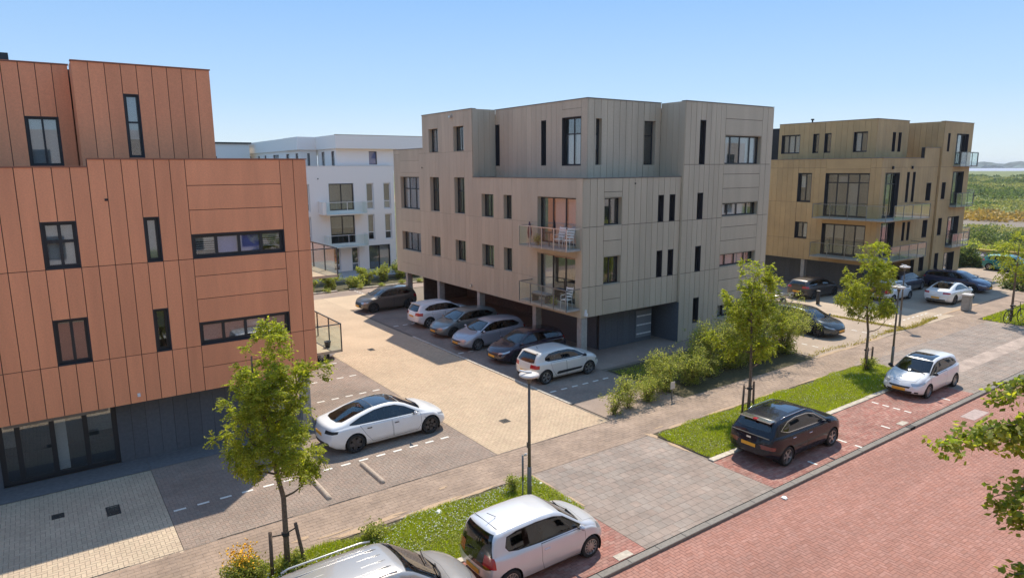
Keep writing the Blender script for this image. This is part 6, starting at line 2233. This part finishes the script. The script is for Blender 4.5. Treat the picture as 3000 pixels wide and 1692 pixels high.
# balcony furniture
def chair(x, y, z, label, rz=0, m=None, parent=None):
    t = thing('balcony_chair', label, 'chair', (x, y, z), rz, 'chairs on the balconies')
    m = m or M_WFRAME
    bm = bmesh.new(); bx(bm, -.2, .2, -.2, .2, .40, .43); obj('seat', bm, m, t)
    bm = bmesh.new()
    for k in range(4): bx(bm, -.2, .2, .2 + k * .03, .225 + k * .03, .50 + k * .13, .58 + k * .13)
    obj('backrest', bm, m, t)
    for sx in (-.19, .19):
        for sy in (-.19, .19):
            bm = bmesh.new(); tube(bm, [(sx, sy, .40), (sx * 1.1, sy * 1.15, 0)], .014, 6); obj('leg', bm, m, t)
        bm = bmesh.new(); tube(bm, [(sx, .19, .4), (sx, .33, 1.0)], .014, 6); tube(bm, [(sx, -.2, .43), (sx, -.2, .62), (sx, .25, .64)], .014, 6); obj('armrest', bm, m, t)
chair(20.9, 24.6, 5.67, 'white slatted chair at the near end of the upper glass balcony', -1.2)
chair(20.9, 25.3, 5.67, 'second white chair on the upper glass balcony, left of the first', -1.4)
chair(20.9, 24.7, 2.74, 'white chair at the near end of the lower glass balcony', -1.3)
t = thing('balcony_table', 'small round table on the upper glass balcony', 'table', (20.85, 26.0, 5.67))
bm = bmesh.new(); tube(bm, [(0, 0, .68), (0, 0, .71)], .27, 20); obj('tabletop', bm, M_WOODD, t)
bm = bmesh.new(); tube(bm, [(0, 0, 0), (0, 0, .68)], .025, 8); obj('leg', bm, M_STEEL, t)
t = thing('parasol', 'closed dark parasol leaning at the far end of the upper glass balcony', 'parasol', (20.75, 27.5, 5.67))
bm = bmesh.new(); tube(bm, [(0, 0, 0), (0, 0, 1.05)], .02, 8); obj('pole', bm, M_STEEL, t)
bm = bmesh.new(); tube(bm, [(0, 0, .3), (.02, 0, .6), (0, 0, 1.15)], [.06, .13, .03], 10); obj('canopy', bm, mat('plum_fabric', (.10, .05, .07), .9), t)
shrub(20.8, 26.8, .2, .2, .5, 'small potted plant standing on the upper glass balcony', 30, 301, 'potted_plant', None, cat='plant', stems=4).location.z = 5.69
shrub(20.8, 25.5, .2, .2, .45, 'leafy potted plant standing on the lower glass balcony', 30, 302, 'potted_plant', None, cat='plant', stems=4).location.z = 2.76
t = thing('balcony_bench', 'low bench with a pale cushion on the lower glass balcony', 'bench', (20.85, 26.6, 2.74))
box_obj('seat', -.22, .22, -.6, .6, .35, .42, M_WOODD, t); box_obj('cushion', -.2, .2, -.58, .58, .421, .5, M_CURTD, t); box_obj('leg', -.2, .2, -.55, -.5, 0, .35, M_WOODD, t); box_obj('leg', -.2, .2, .5, .55, 0, .35, M_WOODD, t)
# ---------------------------------------------------------------- far land to the right, and the block the photograph was taken from
M_FIELD = mat('far_meadow', (0.14, 0.16, 0.035), .95, 1.2, .35, .5, 4, big=.45, bigscale=.05)
M_DRY = mat('dry_meadow', (0.32, 0.22, 0.07), .95, 1.5, .3, .5, 4, big=.25, bigscale=.08)
M_TRACK = mat('pale_track', (0.45, 0.36, 0.28), .95, 1, .12)
M_BROWNV = mat('ploughed_verge', (0.24, 0.15, 0.08), .95, 1, .2)
M_WATER = mat('lake_water', (0.30, 0.32, 0.40), .5, .01, .1, .3, .2)
M_FARTREE = mat('far_wood', (0.07, 0.10, 0.08), .95, .05, .4, trans=0, tint=.4)
M_SCRUB = leaf_mat('scrub_leaf', (0.08, 0.12, 0.035), (0.17, 0.20, 0.06), .3)
M_SCRUBY = leaf_mat('scrub_leaf_yellow', (0.24, 0.26, 0.07), (0.34, 0.31, 0.10), .25)


def quad(name, pts, m, kind='structure'):
    me = mesh_np(name, pts, [[0, 1, 2, 3]])
    o = obj(name, me, m)
    o['kind'] = kind
    return o


def band(name, d0, d1, z, m):
    """strip of land square to the far track, between two distances along its normal"""
    n = Vector((.976, .22, 0)).normalized()       # across the track
    a = Vector((-n.y, n.x, 0))
    pts = [n * d0 + a * -220, n * d1 + a * -220, n * d1 + a * 420, n * d0 + a * 420]
    return quad(name, [(p.x, p.y, z) for p in pts], m)


band('meadow', 84, 128.2, -.10, M_FIELD)
band('dirt_verge', 128.2, 129.0, -.06, M_DRY)
band('track', 129.0, 132.4, -.05, M_TRACK)
band('dirt_verge', 132.4, 137.5, -.06, M_BROWNV)
band('track', 137.5, 139.0, -.05, M_TRACK)
band('dry_meadow', 139.0, 166, -.07, M_DRY)
band('meadow', 166, 1500, -.09, M_FIELD)
quad('lake', [(1560, -2500, -.05), (7300, -2500, -.05), (7300, 6800, -.05), (900, 6800, -.05)], M_WATER)
# far shore wood
n = 420
ang = RNG.uniform(math.radians(-12), math.radians(60), n)
dist = RNG.uniform(2900, 3100, n)
V, Fq, TT = [], [], []
bm = bmesh.new()
bmesh.ops.create_icosphere(bm, subdivisions=2, radius=1)
base_v = np.array([tuple(v.co) for v in bm.verts]); base_f = np.array([[v.index for v in f.verts] for f in bm.faces])
bm.free()
for i in range(n):
    s = RNG.uniform(.75, 1.25)
    w = RNG.uniform(25, 60)
    hgt = RNG.uniform(13, 24)
    bv = base_v * (1 + RNG.normal(0, .08, (len(base_v), 1)))
    V.append(bv * np.array([w, w, hgt]) + np.array([math.cos(ang[i]) * dist[i], math.sin(ang[i]) * dist[i], 1]))
    Fq.append(base_f + i * len(base_v))
    TT.append(np.full(len(base_f), RNG.random()))
o = obj('far_wood', mesh_np('far_wood', np.concatenate(V), np.concatenate(Fq), np.concatenate(TT)), M_FARTREE)
tag(o, 'hazy line of trees on the far shore of the lake', 'wood', kind='stuff')

# scrub land between the track and the lake: mass of bushes
def scrub(name, label, n, d0, d1, a0, a1, smin, smax, m, leaf, per=60, pw=1.0, hgt=.6, patch=0):
    P, Dv = [], []
    for i in range(n):
        d = d0 * (d1 / d0) ** (RNG.random() ** pw)
        a = math.radians(RNG.uniform(a0, a1))
        s = RNG.uniform(smin, smax) * (1 + d / 900)
        c = np.array([math.cos(a) * d, math.sin(a) * d, 0])
        if patch:      # weeds and bushes keep to patches of their own
            q = math.sin(c[0] / 31 + 1.3 * math.sin(c[1] / 19)) + math.sin(c[1] / 23 + c[0] / 57)
            if (q > .15) != (patch > 0) and RNG.random() < .85:
                continue
        u = RNG.normal(size=(per, 3)); u /= np.linalg.norm(u, axis=1, keepdims=True)
        u[:, 2] = np.abs(u[:, 2])
        P.append(c + u * np.array([s * RNG.uniform(.8, 1.4), s * RNG.uniform(.8, 1.4), s * hgt]) * RNG.uniform(.6, 1.0, (per, 1)))
        Dv.append(u + RNG.normal(size=u.shape) * .6)
    P, Dv = np.concatenate(P), np.concatenate(Dv)
    sc = leaf * (1 + np.linalg.norm(P[:, :2], axis=1) / 250)
    V, Fq = leaf_quads(P, Dv, 1.0, .8, .6)
    V = V.reshape(-1, 4, 3)
    c = V[:, 0:1]
    V = c + (V - c) * sc[:, None, None]
    o = obj(name, mesh_np(name, V.reshape(-1, 3), Fq, RNG.random(len(Fq))), m)
    tag(o, label, 'scrub', kind='stuff')


scrub('scrub', 'dark green bushes covering the land beyond the far track', 800, 172, 700, 8, 32, 1.6, 3.4, M_SCRUB, .36, 150, .8, .42, 1)
scrub('scrub', 'yellow green weeds between the bushes beyond the far track', 1100, 165, 600, 8, 32, 1.8, 3.6, M_SCRUBY, .32, 100, .8, .22, -1)
scrub('scrub', 'yellow green meadow weeds on the near side of the far track', 420, 88, 127, 10, 34, 1.0, 2.2, M_SCRUBY, .22, 80, 1, .35)
scrub('scrub', 'dry ochre grass beyond the far track', 300, 142, 166, 8, 32, 1.2, 2.4, leaf_mat('dry_stalk', (.36, .24, .06), (.42, .30, .09), .2), .35, 40, 1, .3)


def bush(x, y, r, h, label, seed, m=None, n=260):
    rng = np.random.default_rng(seed)
    t = thing('bush', label, 'bush', (x, y, -.1), 0, 'bushes beyond the ochre block')
    u = rng.normal(size=(n * 9, 3)); u /= np.linalg.norm(u, axis=1, keepdims=True); u[:, 2] = np.abs(u[:, 2])
    lump = 1 + .22 * np.sin(u[:, 0] * 5 + seed) * np.sin(u[:, 1] * 6)
    P = u * np.array([r, r, h]) * rng.uniform(.55, 1.0, (len(u), 1)) * lump[:, None]
    V, Fq = leaf_quads(P, u + rng.normal(size=u.shape) * .7, .24, .17, .5)
    obj('foliage', mesh_np('foliage', V, Fq, rng.random(len(Fq))), m or M_SCRUB, t)
    bm = bmesh.new(); tube(bm, [(0, 0, 0), (0, 0, h * .6)], [.06, .02], 6); obj('stem', bm, M_BARK, t)


for i, (x, y, r, h, lab) in enumerate(((88.5, 27.5, 2.6, 2.4, 'wide dark bush beyond the low balcony of the ochre block'), (91, 31.5, 2.8, 2.6, 'dark round bush beside the glass corner balcony'), (92, 24, 2.6, 2.2, 'dark bush at the right edge before the meadow'),
                                       (84, 27, 2.0, 1.5, 'low green bush behind the yellow barrier'), (84, 31, 2.2, 1.5, 'low green bush left behind the yellow barrier'), (85, 24, 2.2, 1.6, 'low green bush right behind the yellow barrier'),
                                       (73, 26.5, 1.3, 1.9, 'dark upright bush beside the ochre wall'), (74.5, 24.3, 1.2, 1.7, 'dark bush in front of the yellow barrier'), (71.5, 27.5, 1.2, 1.8, 'dark bush close to the corner of the ochre block'), (77, 22.5, 1.3, 1.5, 'dark bush before the right end of the yellow barrier'),
                                       (62.5, 18.3, 1.7, 1.5, 'dark bush behind the steel blue saloon'), (66.5, 19.2, 1.8, 1.7, 'bright green bush right of the teal car'), (65, 16.8, 1.6, 1.3, 'low dark bush beside the far pavement'), (58.5, 14.5, 1.3, 1.6, 'bush on the far corner verge at the frame edge'))):
    bush(x, y, r, h, lab, 400 + i, M_LEAF2 if 'green' in lab else M_SCRUB)
# low yellow barrier and stone bank
t = thing('barrier', 'low yellow topped barrier in front of a stone bank beyond the ochre block', 'barrier', (79.8, 27, 0), 0)
bm = bmesh.new(); bx(bm, -.25, .25, -6, 3.2, .75, .95); obj('top_rail', bm, mat('mustard_paint', (.48, .34, .06), .7, 3, .15), t)
bm = bmesh.new(); bx(bm, -.2, .2, -5.9, 3.1, 0, .74); obj('wall', bm, mat('rubble_stone', (.30, .27, .26), .9, 2.5, .35, .8, 5), t)
t = thing('stone_bank', 'bank of rough pale stones below the yellow barrier', 'stone bank', (77.6, 27, 0))
for i in range(46):
    bm = bmesh.new(); bmesh.ops.create_icosphere(bm, subdivisions=1, radius=RNG.uniform(.25, .5))
    c = Vector((RNG.uniform(-1.2, 1.3), RNG.uniform(-6, 5), RNG.uniform(0, .35)))
    for v in bm.verts: v.co = v.co * RNG.uniform(.8, 1.15) * 1.0 + c
    obj('stone', bm, MATS['rubble_stone'], t)
quad('bank_field', [(68, 10, -.11), (84, 10, -.11), (84, 60, -.11), (68, 60, -.11)], M_FIELD)
quad('far_lot', [(64.5, 18.3, -.02), (72, 18.3, -.02), (72, 26, -.02), (64.5, 26, -.02)], MATS['second_lot_bay_paving'])

# the pale block across the street, where the photographer stands: seen only in the window reflections
Z_ = thing('apartment_building', 'pale rendered block across the street behind the viewpoint, mirrored in the windows', 'apartment building', (0, -5, 0))
ZF = Face('Y', -5.0, Z_)
bm = bmesh.new(); bx(bm, -45, 75, -17, -5.3, 0, 12.5)
bmesh.ops.translate(bm, verts=bm.verts[:], vec=(0, 5, 0)); obj('wall', bm, mat('pale_render', (.55, .52, .48), .9, 2, .05), Z_)
for k in range(28):
    for z in (1.0, 3.9, 6.8, 9.6):
        x = -42 + k * 4.2
        bm = bmesh.new(); bx(bm, x, x + 1.5, -.34, -.26, z, z + 1.5); f_ = obj('window', bm, M_FRAME, Z_)
        bm = bmesh.new(); bx(bm, x + .08, x + 1.42, -.25, -.235, z + .08, z + 1.42); obj('pane', bm, M_CGLASS, f_)
sheet('near_pavement', -60, 220, -5.3, -3.5, -.06, M_TILE)
for i, (x, lab) in enumerate(((-9, 'street tree across the road, left of the viewpoint'), (-2.6, 'street tree across the road, just left of the viewpoint'), (24, 'street tree across the road, right of the viewpoint'), (34, 'street tree across the road, far right of the viewpoint'))):
    street_tree((x, -1.6), 6.5, 2.4, 1.7, lab, 110, 6, 70 + i, name='opposite_tree', llen=.12, lwid=.07)

# summer haze: one even box of pale air round everything
hm = bpy.data.materials.new('haze_air')
hm.use_nodes = True
hn = hm.node_tree
hn.nodes.remove(hn.nodes['Principled BSDF'])
pv = hn.nodes.new('ShaderNodeVolumePrincipled')
pv.inputs['Color'].default_value = (.86, .92, 1, 1)
pv.inputs['Density'].default_value = 1.6e-4
pv.inputs['Anisotropy'].default_value = .2
hn.links.new(pv.outputs[0], hn.nodes['Material Output'].inputs['Volume'])
box_obj('haze', -905, 7405, -2605, 6905, -1.2, 32, hm)['kind'] = 'stuff'
